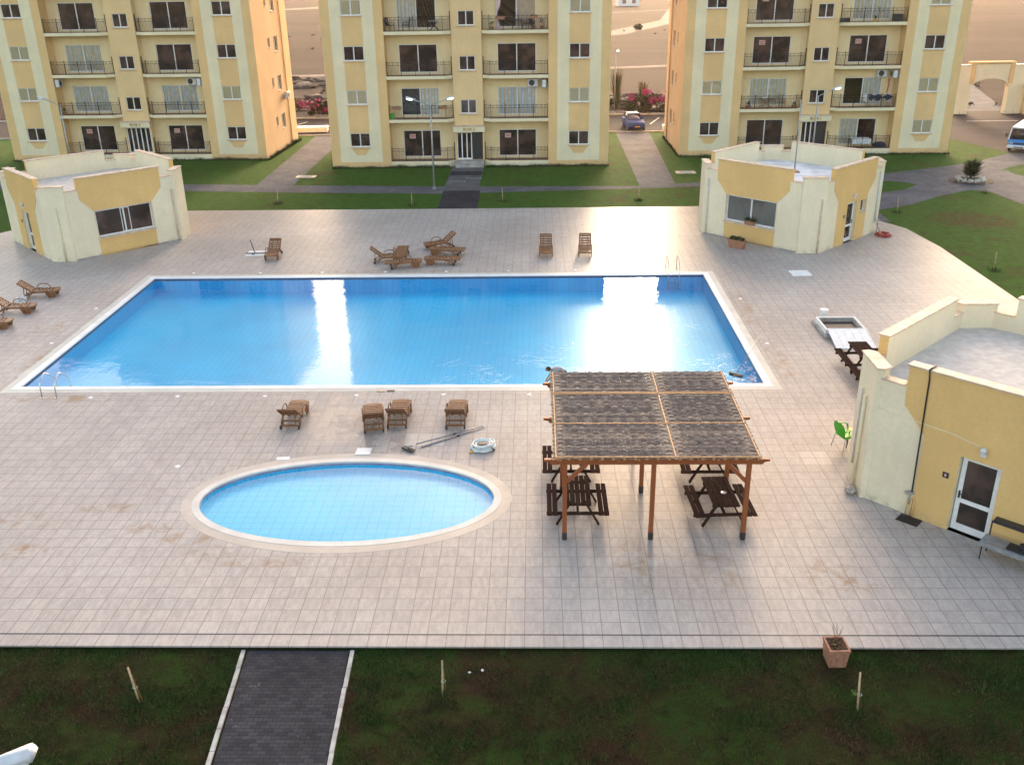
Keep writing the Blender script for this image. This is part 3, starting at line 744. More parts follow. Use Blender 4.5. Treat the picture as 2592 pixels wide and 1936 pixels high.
    a, e = (S0+.14, S0+1.32) if door_open == 'r' else (S0+.14, S1-.12)
    n = 3 if door_open == 'r' else 5
    dm = frame_mesh(a, e, Z0+.02, 2.5, .56, n, .07, .12); d_ = dm.build('entrance_door', 'upvc', T)
    pm = MB(); pm.box(a+.05, e-.05, .59, .60, Z0+.1, 2.45); pm.build('pane', 'glass', d_)
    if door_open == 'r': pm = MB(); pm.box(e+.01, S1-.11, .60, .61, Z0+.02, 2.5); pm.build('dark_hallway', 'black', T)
    st = MB(); st.box(S0+.02, S1-.02, -.35, .49, -.2, .2); st.box(S0+.02, S1-.02, .0, .49, .2, Z0-.003); st.build('entrance_step', 'concrete', T)
    if side in ('l', 'r', 'b'):
        for x, sg in ((0, -1), (BW, 1)):
            if side == 'l' and sg > 0 or side == 'r' and sg < 0: continue
            for h in sw:
                small = h[1]-h[0] < .8
                fm = frame_mesh(h[0], h[1], h[2], h[3], .09, 1 if small else 2)
                rot = R(90) if sg > 0 else R(-90)
                f_ = fm.build('side_window', 'upvc', T); f_.rotation_euler.z = rot; f_.location = (x, 0 if sg > 0 else 0, 0)
                if sg < 0:                         # mirrored wall: run the window along +Y the other way round
                    f_.location = (x, h[0]+h[1], 0)
                pm = MB(); pm.box(h[0]+.05, h[1]-.05, .12, .13, h[2]+.05, h[3]-.05); pm.build('pane', 'glass', f_)
                pm = MB(); pm.box(h[0]-.07, h[1]+.07, -.07, .10, h[2]-.055, h[2]-.003); pm.build('sill', 'cap', f_)
            dpm = MB(); xx = x+sg*.07; dpm.tube([(xx, 7.75, -.1), (xx, 7.75, H-.5)], .055, 8)
            for z in (1, 4, 7, 10, 13): dpm.box(xx-.075, xx+.075, 7.67, 7.83, z, z+.06)
            dpm.build('downpipe', 'side', T)
    return T
B1 = block('yellow apartment block at left, with the sign BLOK 3 over its entrance', (-44.32, 80.07, 0), R(-1.72), 3,
      ['dark', 'curtain', 'half_l', 'dark'], ['dark', 'curtain:curtain_blue', 'dark', 'dark'], ['dark', 'curtain:curtain_blue', 'curtain:curtain_green', 'dark'], ['dark', 'curtain:curtain_blue', 'dark', 'dark'],
      ['dark', 'dark', 'dark'], 21.4, 'r', {('l', 0), ('r', 0)}, 19.0, 'all')
B2 = block('yellow middle apartment block, with the sign BLOK 2 over its entrance', (-16.1, 75.2, 0), 0, 2,
      ['dark', 'curtain', 'dark', 'half_r'], ['dark', 'curtain', 'dark', 'curtain:curtain_pink'], ['dark', 'half_r', 'dark', 'half_l'], ['dark', 'curtain:curtain_blue', 'dark', 'half_r:curtain_pink'],
      ['dark', 'dark', 'dark'], 21.4, 'b', {('l', 0), ('r', 0)})
B3 = block('yellow apartment block at right, with the sign BLOK 1 over its entrance', (11.85, 78.8, 0), 0, 1,
      ['dark', 'half_r:curtain_green', 'dark', 'dark'], ['half_r:curtain_green', 'curtain', 'dark', 'half_r'], ['dark', 'curtain:curtain_green', 'dark', 'dark'], ['half_l:curtain_green', 'half_r:curtain_blue', 'dark', 'curtain'],
      ['dark', 'dark', 'dark'], 21.4, 'l', {('l', 2), ('l', 3), ('r', 2)})

# ------------------------------------------------------------------ pool houses (square with cut corners)
HL, HS = 6.2, 7.83
def pool_house(label, cx, cy, faces, roof, extras=None):
    T = thing('pool_house', label, 'building', (cx, cy, 0))
    hh, q = HS/2, HL/2
    def octo(d):
        a, c = hh-d, q-d*(math.sqrt(2)-1)
        pts = [(-c, -a), (c, -a), (a, -c), (a, c), (c, a), (-c, a), (-a, c), (-a, -c)]
        ro = math.radians(45); return [(x*math.cos(ro)-y*math.sin(ro), x*math.sin(ro)+y*math.cos(ro)) for x, y in pts]
    O, I = octo(0), octo(.25)
    m = MB()
    caps = MB(); plist = []
    fr = {}
    for i in range(8):
        A, B = Vector(O[i]), Vector(O[(i+1) % 8]); a, bq = Vector(I[i]), Vector(I[(i+1) % 8])
        d = (B-A).normalized(); nrm = Vector((d.y, -d.x)); L = (B-A).length
        Mx = Matrix(((d.x, -nrm.x, 0, A.x), (d.y, -nrm.y, 0, A.y), (0, 0, 1, 0), (0, 0, 0, 1)))   # local x along face, y inward
        if i % 2 == 0:
            kind = faces.get(i, None); fr[i] = (Mx, kind)
            holes = []; panels = MB(); plist.append(panels)
            if kind == 'window': holes = [(1.48, 4.68, 1.0, 2.5)]
            elif kind in ('door', 'door_vent'): holes = [(2.5, 3.55, .0, 2.25)]
            if kind == 'door_vent': holes.append((3.98, 4.62, 1.5, 2.18))
            m.M = panels.M = caps.M = Mx
            wall_cells(m, 0, L, -.15, 3.72, holes, 0, 0, .22)
            t = .104
            m.add([(0, 0, 3.72), (L, 0, 3.72), (L-t, .25, 3.72), (t, .25, 3.72)], [(0, 1, 2, 3)], 0)
            m.add([(t, .25, 3.1), (L-t, .25, 3.1), (L-t, .25, 3.72), (t, .25, 3.72)], [(3, 2, 1, 0)], 0)
            m.box(.80, 5.40, .003, .25, 3.72, 4.32, 0); m.box(.799, .802, .0, .253, 3.722, 4.318, 1); m.box(5.398, 5.401, .0, .253, 3.722, 4.318, 1)
            caps.box(.76, 5.44, -.06, .29, 4.32, 4.37); caps.box(.05, .758, -.035, .285, 3.72, 3.76); caps.box(5.442, L-.05, -.035, .285, 3.72, 3.76)
            # ochre field standing 2 cm proud
            P = []
            def pq(x0, x1, z0, z1, x2=None, x3=None):
                x2 = x1 if x2 is None else x2; x3 = x0 if x3 is None else x3
                P.append([(x0, -.022, z0), (x1, -.022, z0), (x2, -.022, z1), (x3, -.022, z1)])
            pq(.84, 5.36, 3.2, 4.317, 5.40, .80); pq(1.48, 4.70, 2.5, 3.2, 5.36, .84)
            if kind == 'window': pq(1.48, 4.70, -.02, 1.0)
            elif kind == 'door': pq(1.48, 2.5, -.02, 2.5); pq(3.55, 4.70, -.02, 2.5); pq(2.5, 3.55, 2.25, 2.5)
            elif kind == 'door_vent': pq(1.48, 2.5, -.02, 2.5); pq(2.5, 3.55, 2.25, 2.5); pq(3.55, 4.70, -.02, 1.5); pq(3.55, 4.70, 2.18, 2.5); pq(3.55, 3.98, 1.5, 2.18); pq(4.62, 4.70, 1.5, 2.18)
            else: pq(1.48, 4.70, -.02, 2.5)
            for p in P: panels.add(p, [(0, 1, 2, 3)], 0)
            for s_ in ([(.80, 4.317), (.84, 3.2), (1.48, 2.5), (1.48, -.02)], [(4.70, -.02), (4.70, 2.5), (5.36, 3.2), (5.40, 4.317)]):
                for u, v in zip(s_, s_[1:]): panels.add([(u[0], -.022, u[1]), (v[0], -.022, v[1]), (v[0], .0, v[1]), (u[0], .0, u[1])], [(0, 1, 2, 3)], 0)
        else:
            m.M = caps.M = Mx
            m.prism([(-.10, .10), (-.07, -.05), (L+.07, -.05), (L+.10, .10), (L-.04, .29), (.04, .29)], -.15, 4.0, 0)
            caps.prism([(-.14, .10), (-.10, -.09), (L+.10, -.09), (L+.14, .10), (L, .33), (0, .33)], 4.0, 4.045)
    m.M = Matrix()
    m.build('wall', ['house_cream', 'house_ochre'], T); [p_.build('painted_panel', 'house_ochre', T) for p_ in plist]; caps.build('parapet_cap', 'cap', T)
    rm = MB(); rm.prism(octo(.25), 3.0, 3.2); rm.build('roof', roof, T)
    pl = MB()                                                      # plinth line where the tiles turn up
    oo, oi = octo(-.022), octo(.05)
    for i in range(8):
        if faces.get(i) in ('door', 'door_vent'): continue
        j = (i+1) % 8; pl.add([(*oo[i], .0), (*oo[j], .0), (*oo[j], .09), (*oo[i], .09), (*oi[j], .09), (*oi[i], .09)], [(0, 1, 2, 3), (3, 2, 4, 5)])
    for i, (Mx, kind) in fr.items():
        if kind == 'window':
            f = frame_mesh(1.5, 4.66, 1.03, 2.48, .10, 2, .06, .08); f.M = Matrix(); o = f.build('window', 'upvc', T); o.matrix_local = Mx
            g = MB(); g.box(1.54, 4.62, .135, .145, 1.08, 2.44); g.build('pane', 'clear' if extras and extras.get('blind') else 'glass', o)
            if extras and extras.get('blind'):
                bl = MB()
                for k in range(27): bl.add([(1.54, .19, 1.08+k*.05), (4.62, .19, 1.08+k*.05), (4.62, .165, 1.125+k*.05), (1.54, .165, 1.125+k*.05)], [(0, 1, 2, 3)])
                bl.build('blind', 'blind', o)
            else:
                sl = frame_mesh(2.9, 3.4, 1.1, 2.42, .09, 1, .035, .035, .03); sl.build('sliding_sash', 'upvc', o)
            g = MB(); g.box(1.42, 4.74, -.10, .12, .955, 1.027); g.build('sill', 'cap', o)
        elif kind in ('door', 'door_vent'):
            f = MB(); z0, z1 = .03, 2.22
            for a in ((2.53, 2.65, z0, z1), (3.40, 3.52, z0, z1), (2.65, 3.40, z0, z0+.2), (2.65, 3.40, z1-.1, z1), (2.65, 3.40, .86, .98)): f.box(a[0], a[1], .13, .18, a[2], a[3])
            o = f.build('door', 'white', T); o.matrix_local = Mx
            g = MB(); g.box(2.62, 3.43, .15, .158, .15, 2.15); g.build('pane', 'glass', o)
            hx = 2.60 if extras and extras.get('hinge') == 'r' else 3.45
            g = MB(); g.box(hx-.025, hx+.025, .118, .129, .98, 1.2); g.tube([(hx, .12, 1.13), (hx, .07, 1.13), (hx+(.12 if hx < 3 else -.12), .07, 1.12)], .013, 6); g.build('handle', 'black', o)
            lm = MB(); lm.box(2.98, 3.12, -.10, -.022, 2.46, 2.56); lm.ball((3.05, -.11, 2.64), .085); o = lm.build('wall_lamp', 'lamp_white', T); o.matrix_local = Mx
            nm = MB(); nm.box(2.14, 2.30, -.04, -.022, 1.50, 1.66, 0); nm.box(2.195, 2.24, -.043, -.0405, 1.54, 1.62, 1); o = nm.build('number_plate', ['ink', 'paper'], T); o.matrix_local = Mx
            if kind == 'door_vent':
                f = frame_mesh(4.0, 4.60, 1.52, 2.16, .14, 1, .04, .04); o = f.build('window', 'upvc', T); o.matrix_local = Mx
                g = MB(); g.box(4.03, 4.57, .16, .17, 1.55, 2.13); g.build('pane', 'glass', o); g = MB(); g.box(3.93, 4.67, -.06, .1, 1.45, 1.498); g.build('sill', 'cap', o)
    pl.build('plinth', 'concrete', T)
    return T, fr, O
# octagon faces: 0 south-east, 2 north-east, 4 north-west, 6 south-west; odd ones are the cut corners (7 south, 1 east, 3 north, 5 west)
H1, F1, OC = pool_house('cream and ochre pool house with grey roof and wide dark window, at left', -25.52, 53.76, {0: 'window', 6: 'door'}, 'roof_grey')
H2, F2, _ = pool_house('cream and ochre pool house with white roof, flagpole and blinds in its window', 14.6, 54.2, {6: 'window', 0: 'door_vent'}, 'roof_white', {'blind': 1})
H3, F3, _ = pool_house('cream and ochre pool house nearest the camera, black cable down its wall', 14.32, 24.4, {6: 'door'}, 'roof_grey', {'hinge': 'r'})
def pipe(T, pts, mat='house_cream', r=.045, name='downpipe'):
    m = MB(); m.tube(pts, r, 8); return m.build(name, mat, T)
def facept(fr, i, x, y, z): return fr[i][0] @ Vector((x, y, z))
pipe(H1, [(.12, -5.05, -.0), (.12, -5.05, 2.9)]); pipe(H2, [(.42, -5.05, 0), (.42, -5.05, 2.9)], 'cap')
pipe(H1, [facept(F1, 0, 5.95, -.05, 0), facept(F1, 0, 5.95, -.05, 3.0)], 'cap'); pipe(H2, [facept(F2, 0, 5.9, -.06, .6), facept(F2, 0, 5.9, -.06, 3.5)], 'lamp_white')
pipe(H2, [facept(F2, 6, .28, -.05, 0), facept(F2, 6, .28, -.05, 3.2)], 'roof_grey', .03)
pipe(H3, [(-5.07, -.12, 0.05), (-5.07, -.12, 3.0)]); pipe(H3, [(-5.06, .16, .7), (-5.06, .16, 3.1)], 'roof_grey', .03)
pipe(H3, [facept(F3, 6, 1.36, .30, 4.40), facept(F3, 6, 1.36, -.10, 4.39), facept(F3, 6, 1.38, -.055, 4.1), facept(F3, 6, 1.44, -.055, .75)], 'black', .022, 'black_cable')
pipe(H3, [facept(F3, 6, -.05, -.01, 2.88), facept(F3, 6, 1.0, -.01, 2.83), facept(F3, 6, 2.2, -.035, 2.80), facept(F3, 6, 3.05, -.035, 2.66)], 'house_cream', .012, 'lamp_cable')
for dx in (-.06, .05, .12): pipe(H3, [facept(F3, 6, 1.42+dx, -.06, .02), facept(F3, 6, 1.42+dx, -.06, .48+abs(dx))], 'house_ochre', .02, 'water_pipe')
g = MB(); p = facept(F3, 6, 1.40, -.06, .70); g.box(p.x-.13, p.x+.13, p.y-.05, p.y+.05, .68, .76); g.tube([p, p-Vector((0, 0, .35))], .025, 6); g.build('pipe_valve', 'concrete', H3)

# ------------------------------------------------------------------ pergola
PG = thing('pergola', 'orange stained timber pergola with woven reed roof over the picnic tables', 'pergola', (3.1, 24.1, 0))
def pgb(name, mb, mat='pergola_wood'): o = mb.build(name, mat, PG); o.location = (-3.1, -24.1, 0); return o
XS, YS = (.74, 3.05, 5.51), (21.58, 24.04, 26.5)
for y in YS:
    for x in XS:
        m = MB(); m.bbox(x-.06, x+.06, y-.06, y+.06, .06, 2.30, .008); o = pgb('post', m)
        m = MB(); m.box(x-.05, x+.05, y-.05, y+.05, 0, .10); m.box(x-.066, x+.066, y-.066, y+.066, .03, .24); s_ = m.build('post_shoe', 'darkmetal', o)
    for sg, x in ((1, XS[0]), (-1, XS[2])):
        m = MB(); m.beam((x+sg*.05, y, 1.78), (x+sg*.56, y, 2.30), .07, .10); pgb('brace', m)
def beam_profile(m, x0, x1, y, z0, z1, w):              # cross beam with a scooped end at both sides
    h = z1-z0
    prof = [(x0, z1), (x0, z1-h*.42), (x0+.06, z1-h*.46)] + [(x0+.06+.10*math.sin(t*math.pi/8), z1-h*.46-h*.40*(1-math.cos(t*math.pi/8))) for t in range(1, 5)] + [(x0+.17, z0)]
    prof += [(x0+x1-a, z) for a, z in prof[::-1]]
    n = len(prof); vs = [(x, y-w/2, z) for x, z in prof]+[(x, y+w/2, z) for x, z in prof]
    m.add(vs, [(i, n+i, n+(i+1) % n, (i+1) % n) for i in range(n)]+[tuple(range(n)), tuple(range(n, 2*n))[::-1]])
for y in YS:
    m = MB(); beam_profile(m, .20, 6.02, y, 2.30, 2.45, .09); pgb('cross_beam', m)
for k in range(11):
    x = .62+k*.505; m = MB(); m.beam((x, 21.34, 2.486), (x, 27.0, 2.486), .06, .07); pgb('rafter', m)
# woven reed panels: split rods running across, woven over and under battens
YB = [21.38, 23.42, 25.40, 27.1]; XB = [.46, 3.60, 5.76]
for iy in range(3):
    for ix in range(2):
        m = MB(); x0, x1, y0, y1 = XB[ix], XB[ix+1], YB[iy], YB[iy+1]; tints = []
        n = int((y1-y0)/.040); seg = 17 if ix == 0 else 13; nb = seg-1
        for k in range(n):
            y = y0+.015+(y1-y0-.03)*(k+.5)/n; amp = .024; ph = k % 2; r = rnd.uniform(.013, .0205); dk = rnd.choice((0, .05, .15, .5))*rnd.uniform(.5, 1)
            xa, xb = x0-rnd.uniform(0, .05), x1+rnd.uniform(0, .05); pts = []
            sag = rnd.uniform(-.01, .01)
            for j in range(seg*2-1):
                t_ = j/(seg*2-2); x = xa+(xb-xa)*t_
                z = 2.545+amp*math.sin(math.pi*(j/2+ph)*1.0+.0)*(1 if j % 2 else .0)+sag*math.sin(3*t_)+rnd.uniform(-.004, .004)
                z = 2.545+(amp if ((j//2+ph) % 2) else -amp)*(1. if j % 2 == 0 else .1)+rnd.uniform(-.003, .003)
                pts.append((x, y+rnd.uniform(-.004, .004), z))
            hs = [rnd.random() < .11 for _ in range(seg*2)]; o0 = len(m.v); m.tube(pts, r, 4); nv = len(m.v)-o0; pale = rnd.random() < .08
            for q in range(nv):
                j = q//4; t_ = j/(seg*2-2)*(xb-xa); e = min(t_, (xb-xa)-t_)
                hi = pts[min(j, len(pts)-1)][2] > 2.552
                tints.append(min(1., dk+(max(0, min(1, 2.2-e/.16))*.95 if (k % 3 == 0) else max(0, 1-e/.15)*.25)+(.6 if hi and hs[j] else 0)+(.22 if pale else 0)))
        o = pgb('reed_mat', m, 'reed')
        at = o.data.attributes.new('tint', 'FLOAT', 'POINT'); at.data.foreach_set('value', tints)
def strip(a, c, w=.035): m = MB(); m.beam(a, c, w, .022); pgb('bamboo_strip', m, 'bamboo')
for x in (.50, 3.58, 5.72): strip((x, 21.36, 2.575), (x+.02, 27.08, 2.575))
for y in (21.42, 23.38, 25.36, 25.46): strip((.46, y, 2.592), (5.76, y+rnd.uniform(-.03, .03), 2.592), .03)
m = MB()
for k in range(19): x = .55+k*.285; m.box(x-.035, x+.035, 21.35, 21.40, 2.525, 2.578)
tag(pgb('mat_tie', m, 'bamboo'), kind='stuff')

# ------------------------------------------------------------------ picnic tables
def picnic():
    T = thing('picnic_table', 'dark brown picnic table', 'picnic table', group='dark wooden picnic tables')
    for i in range(5):
        m = MB(); x = -.29+.145*i; m.bbox(x-.065, x+.065, -.82, .82, .71, .75, .006); o = m.build('tabletop' if i == 2 else 'table_plank', 'table_wood', T)
    for s_ in (-1, 1):
        for i in range(2):
            m = MB(); x = s_*(.63+.15*i); m.bbox(x-.066, x+.066, -.86, .86, .425, .462, .006); m.build('bench_plank', 'table_wood', T)
    for y in (-.60, .60):
        for s_ in (-1, 1):
            m = MB(); m.beam((s_*.58, y, 0), (s_*.20, y, .71), .045, .10, upv=(0, 1, 0)); m.build('leg', 'table_wood', T)
        m = MB(); m.bbox(-.86, .86, y-.07, y-.025, .33, .425, .004); m.build('bench_support', 'table_wood', T)
        m = MB(); m.bbox(-.36, .36, y-.07, y-.025, .63, .71, .004); m.build('table_support', 'table_wood', T)
        m = MB(); m.beam((0, y-.04 if y > 0 else y+.02, .64), (0, y*.3, .37), .045, .07); m.build('brace', 'table_wood', T)
    m = MB(); m.box(-.03, .03, -.6, .6, .36, .42); m.build('stretcher', 'table_wood', T)
    return T
P0 = picnic(); first = True
for x, y, a, lab in ((1.13, 22.93, 0, 'dark picnic table under the pergola, beside its front left post'), (1.03, 25.3, 0, 'dark picnic table under the pergola, behind the front left table'),
                     (5.14, 25.25, 0, 'dark picnic table under the pergola, behind the table with the ashtray'), (5.10, 22.85, 3, 'dark picnic table with a glass ashtray on it, by the front right post'),
                     (12.42, 33.42, 0, 'dark picnic table beside the open white hatch leaf'), (12.42, 31.62, -1, 'dark picnic table half hidden behind the nearest pool house')):
    if first: P0.location = (x, y, 0); P0['label'] = lab; first = False
    else: dup(P0, (x, y, 0), R(a), lab)
m = MB(); m.cyl((0, 0, 0), .06, .03, 16, r2=.075); m.cyl((0, 0, .0302), .045, .002, 12)
tag(m.build('ashtray', 'chrome', None, (5.17, 22.72, .751)), 'round glass ashtray on the picnic table by the front right post', 'ashtray')

# ------------------------------------------------------------------ sun loungers (foot end at local y=0, head towards +y)
def lounger(angle):
    T = thing('sun_lounger', 'brown plastic sun lounger', 'sun lounger', group='brown plastic sun loungers')
    W = .31
    m = MB()
    for s_ in (-1, 1): m.bbox(s_*W-.03, s_*W+.03, .06, 1.16, .27, .345, .012)
    front = [(x, .05-.075*(1-(x/W)**2)) for x in [-W+W*2*i/10 for i in range(11)]]
    m.prism([(x, y) for x, y in front]+[(W, .16), (-W, .16)], .275, .35)
    for k in range(6):
        y = .175+k*.165; m.bbox(-W+.03, W-.03, y, y+.112, .322, .348, .006)
    for x in (-.12, .12): m.box(x-.02, x+.02, .15, 1.14, .29, .318)
    m.build('seat', 'brown_plastic', T)
    m = MB(); m.M = Matrix.Translation((0, 1.16, .33)) @ Matrix.Rotation(angle, 4, 'X')
    for s_ in (-1, 1): m.bbox(s_*(W-.01)-.03, s_*(W-.01)+.03, .0, .76, -.045, .02, .012)
    for k in range(5): m.bbox(-W+.04, W-.04, .02+k*.142, .115+k*.142, -.014, .012, .006)
    for x in (-.12, .12): m.box(x-.02, x+.02, .0, .72, -.045, -.018)
    m.prism([(-W-.02, .72), (W+.02, .72), (W-.02, .79), (-W+.02, .79)], -.04, .016); m.build('backrest', 'brown_plastic', T)
    for s_ in (-1, 1):
        x = s_*(W+.035)
        pts = [(x, .50+.62*(1-math.cos(math.pi*t_/10))/2+.0, .30+.25*math.sin(math.pi*t_/10)**.8) for t_ in range(11)]
        pts = [(x, .40, .05)]+pts[1:]+[(x, 1.20, .25)]
        m = MB(); m.tube(pts, .021, 6); m.build('armrest', 'brown_plastic', T)
        m = MB()                                           # broad moulded front leg
        pr = [(.10, .30), (.62, .30), (.50, .02), (.44, 0), (.22, 0), (.17, .03)]
        n = len(pr); xa, xb = s_*(W+.012)-.014, s_*(W+.012)+.014
        m.add([(xa, y, z) for y, z in pr]+[(xb, y, z) for y, z in pr], [(i, (i+1) % n, n+(i+1) % n, n+i) for i in range(n)]+[tuple(range(n))[::-1], tuple(range(n, 2*n))])
        m.build('leg', 'brown_plastic', T)
        m = MB(); m.tube([(s_*W, 1.10, .30), (s_*W, 1.38, .24), (s_*W, 1.62, .07)], [.03, .026, .024], 6)
        m.tube([(s_*W, 1.28, .26), (s_*W, 1.36, .10), (s_*W, 1.46, .02)], [.022, .022, .02], 6); o = m.build('leg', 'brown_plastic', T)
        m = MB(); m.M = Matrix.Translation((s_*W, 1.60, .07)) @ Matrix.Rotation(R(90), 4, 'Y'); m.cyl((0, 0, -.025), .07, .05, 14); m.build('wheel', 'black', o)
    m = MB(); m.box(-W, W, 1.57, 1.61, .10, .16); m.beam((-W+.02, 1.36, .2), (W-.02, 1.36, .2), .03, .05); m.build('crossbar', 'brown_plastic', T)
    if angle > .1:
        m = MB(); e = Matrix.Translation((0, 1.16, .33)) @ Matrix.Rotation(angle, 4, 'X')
        for s_ in (-1, 1): m.beam(e @ Vector((s_*.2, .48, -.03)), (s_*.2, 1.6, .14), .03, .03)
        m.beam(e @ Vector((-.22, .48, -.03)), e @ Vector((.22, .48, -.03)), .025, .025)
        m.build('backrest_prop', 'brown_plastic', T)
    return T
LF, LR, LU = lounger(0), lounger(R(38)), lounger(R(52))
used = set()
def place(proto, x, y, deg, lab):
    if proto in used: return dup(proto, (x, y, 0), R(deg), lab)
    used.add(proto); proto.location = (x, y, 0); proto.rotation_euler.z = R(deg); proto['label'] = lab
place(LR, -14.20, 48.45, 3, 'brown lounger beside the fallen white table, back raised')
place(LR, -6.95, 48.38, 97, 'brown lounger with raised back, head pointing left, in the left cluster of three')
place(LF, -7.26, 48.25, 0, 'flat brown lounger pointing away from the pool, in the left cluster of three')
place(LF, -5.95, 47.45, 102, 'flat brown lounger lying along the pool, front of the left cluster')
place(LR, -6.15, 50.55, -65, 'brown lounger with raised back at the rear of the right cluster')
place(LF, -5.75, 49.7, -98, 'flat brown lounger sandwiched in the middle of the right cluster')
place(LF, -5.86, 47.83, -93, 'flat brown lounger lying along the pool, front of the right cluster')
place(LU, .56, 48.52, 0, 'brown lounger with raised back facing the pool, left one of the separate pair')
place(LU, 2.64, 48.58, -2, 'brown lounger with raised back facing the pool, right one of the separate pair')
place(LR, -23.0, 42.95, 101, 'brown lounger with raised back, farthest of the three left of the pool')
place(LR, -23.02, 40.60, 98, 'brown lounger with raised back, between two others left of the pool')
place(LR, -23.05, 38.55, 98, 'brown lounger cut off by the left photo edge, nearest of those three')
place(LR, -8.32, 29.90, 180, 'brown lounger seen from behind, alone at the left of the near row')
place(LR, -5.70, 29.58, 190, 'brown lounger seen from behind, left one of the touching pair')
place(LR, -4.70, 29.93, 180, 'brown lounger seen from behind, right one of the touching pair')
place(LR, -2.72, 29.88, 180, 'brown lounger seen from behind, at the right of the near row by the pole')

# ------------------------------------------------------------------ small things on the deck
T = thing('folding_table', 'white folding table lying upside down beside a lounger, black legs up', 'table', (-15.3, 50.05, 0), R(2))
m = MB(); m.bbox(-.62, .62, -.52, .52, .0, .035, .008); m.build('tabletop', 'white_plastic', T)
for p in (((-.62, -.12, .06), (.6, -.1, .06)), ((-.15, -.1, .07), (-.42, .25, .72)), ((-.15, -.1, .07), (-.20, -.5, .10))):
    m = MB(); m.tube(p, .025, 6); m.build('leg', 'darkmetal', T)
T = thing('plastic_crate', 'small white plastic tray between two loungers left of the pool', 'tray', (-24.45, 42.0, 0), R(12))
m = MB(); m.box(-.2, .2, -.14, .14, 0, .02); [m.box(*a) for a in ((-.2, .2, -.14, -.12, .02, .22), (-.2, .2, .12, .14, .02, .22), (-.2, -.18, -.12, .12, .02, .22), (.18, .2, -.12, .12, .02, .22))]; m.build('tray_body', 'white_plastic', T)
m = MB(); m.tube([(-.1, -.15, .1), (0, -.2, .13), (.1, -.15, .1)], .012, 5); m.build('handle', 'black', T)

m = MB(); m.cyl((0, 0, 0), .085, .014, 14, r2=.075)
lid = m.build('inlet_lid', 'white')
LP = [(-17.68, 46.45), (-14.2, 46.4), (-11, 46.4), (-7.72, 46.4), (-4.59, 46.4), (-1.39, 46.45), (2.02, 46.5), (5.3, 46.5), (-20.42, 40.93), (-20.4, 36.5), (-16.3, 30.94), (-13.12, 31.02), (-9.89, 31.), (-6.55, 31.05), (-3.38, 31.08), (-.25, 31.05), (9.48, 41.71), (9.42, 35.99), (-11.25, 25.7)]
for i, (x, y) in enumerate(LP):
    o = lid if i == 0 else lid.copy()
    if i: COL.objects.link(o)
    o.location = (x, y, .002); tag(o, 'small white round inlet lid set in the tiles beside a pool coping', 'lid', 'white inlet lids around the pools')

def ladder(label, x0, y, sg):
    T = thing('pool_ladder', label, 'ladder', (x0, y, 0))
    for dx in (0, .54):
        m = MB(); m.tube([(dx, 0, 0), (dx, sg*.02, .50), (dx, sg*.10, .66), (dx, sg*.42, .80), (dx, sg*.52, .80), (dx, sg*.92, .52), (dx, sg*1.08, .36), (dx, sg*1.12, -.05), (dx, sg*1.12, -.95)], .021, 10); m.build('handrail', 'steel', T)
        m = MB(); m.cyl((dx, 0, 0), .05, .02, 12); m.build('base_flange', 'steel', T)
    for k in range(3):
        m = MB(); m.bbox(.0, .54, sg*1.12-.04, sg*1.12+.04, -.32-.27*k, -.29-.27*k, .005); m.build('tread', 'steel', T)
    return T
ladder('stainless steel pool ladder at the near left corner of the big pool', -18.06, 30.88, 1)
ladder('stainless steel pool ladder at the far right end of the big pool', 6.66, 46.62, -1)

T = thing('cleaning_head', 'black and grey pool vacuum head lying at the paddling pool rim', 'vacuum head', (-4.12, 26.72, 0), R(-38))
m = MB(); m.bbox(-.24, .24, -.09, .09, .03, .09, .015); m.build('plate', 'darkmetal', T)
m = MB(); m.tube([(0, 0, .08), (.02, .03, .16), (.1, .12, .17)], .035, 8); m.build('swivel', 'galv', T)
for x in (-.18, .18):
    m = MB(); m.M = Matrix.Translation((x, 0, .04)) @ Matrix.Rotation(R(90), 4, 'Y'); m.cyl((0, 0, -.02), .04, .04, 10); m.build('wheel', 'black', T)
for i, (a, c, lab) in enumerate((((-3.90, 26.98, .10), (-1.80, 28.42, .03), 'long grey telescopic pole fixed to the vacuum head, the rear of two'), ((-3.72, 26.90, .03), (-1.74, 28.33, .03), 'loose grey telescopic pole lying in front of the one with the head'))):
    T = thing('telescopic_pole', lab, 'pole', a, 0, 'telescopic poles on the deck'); d = Vector(c)-Vector(a)
    m = MB(); m.tube([(0, 0, 0), tuple(d*.58)], .021, 8); m.build('outer_tube', 'alu', T)
    m = MB(); m.tube([tuple(d*.56), tuple(d)], .016, 8); m.build('inner_tube', 'alu', T)
    m = MB(); m.tube([tuple(d*.55), tuple(d*.59)], .027, 8); m.build('clamp', 'black', T)
T = thing('vacuum_hose', 'coiled white vacuum hose with a yellow cuff beside the paddling pool', 'hose', (-1.72, 26.90, 0))
pts = [(math.cos(a*.21)*(.30+.085*math.sin(a*.037+.5)), math.sin(a*.21)*(.30+.085*math.sin(a*.037+.5)), .032+.0008*a+.02*(1+math.sin(a*.21+a*.012))) for a in range(185)]
pts += [(.30, -.16, .16), (.1, -.27, .08), (-.12, -.33, .035), (-.30, -.34, .035)]
m = MB(); m.tube(pts, .030, 7); m.build('hose_body', 'hose', T)
m = MB(); m.tube([(-.30, -.34, .035), (-.43, -.35, .035)], .035, 8); m.build('cuff', 'yellow', T)
m = MB(); m.tube([(.27, -.20, .10), (.38, -.26, .045)], .034, 8); m.build('cuff', 'darkmetal', T)
m = MB(); m.bbox(-.24, .24, -.22, .22, .004, .035, .006); tag(m.build('cover_plate', 'coping', None, (-5.55, 26.64, 0)), 'square cream cover plate on the rim of the paddling pool', 'cover')
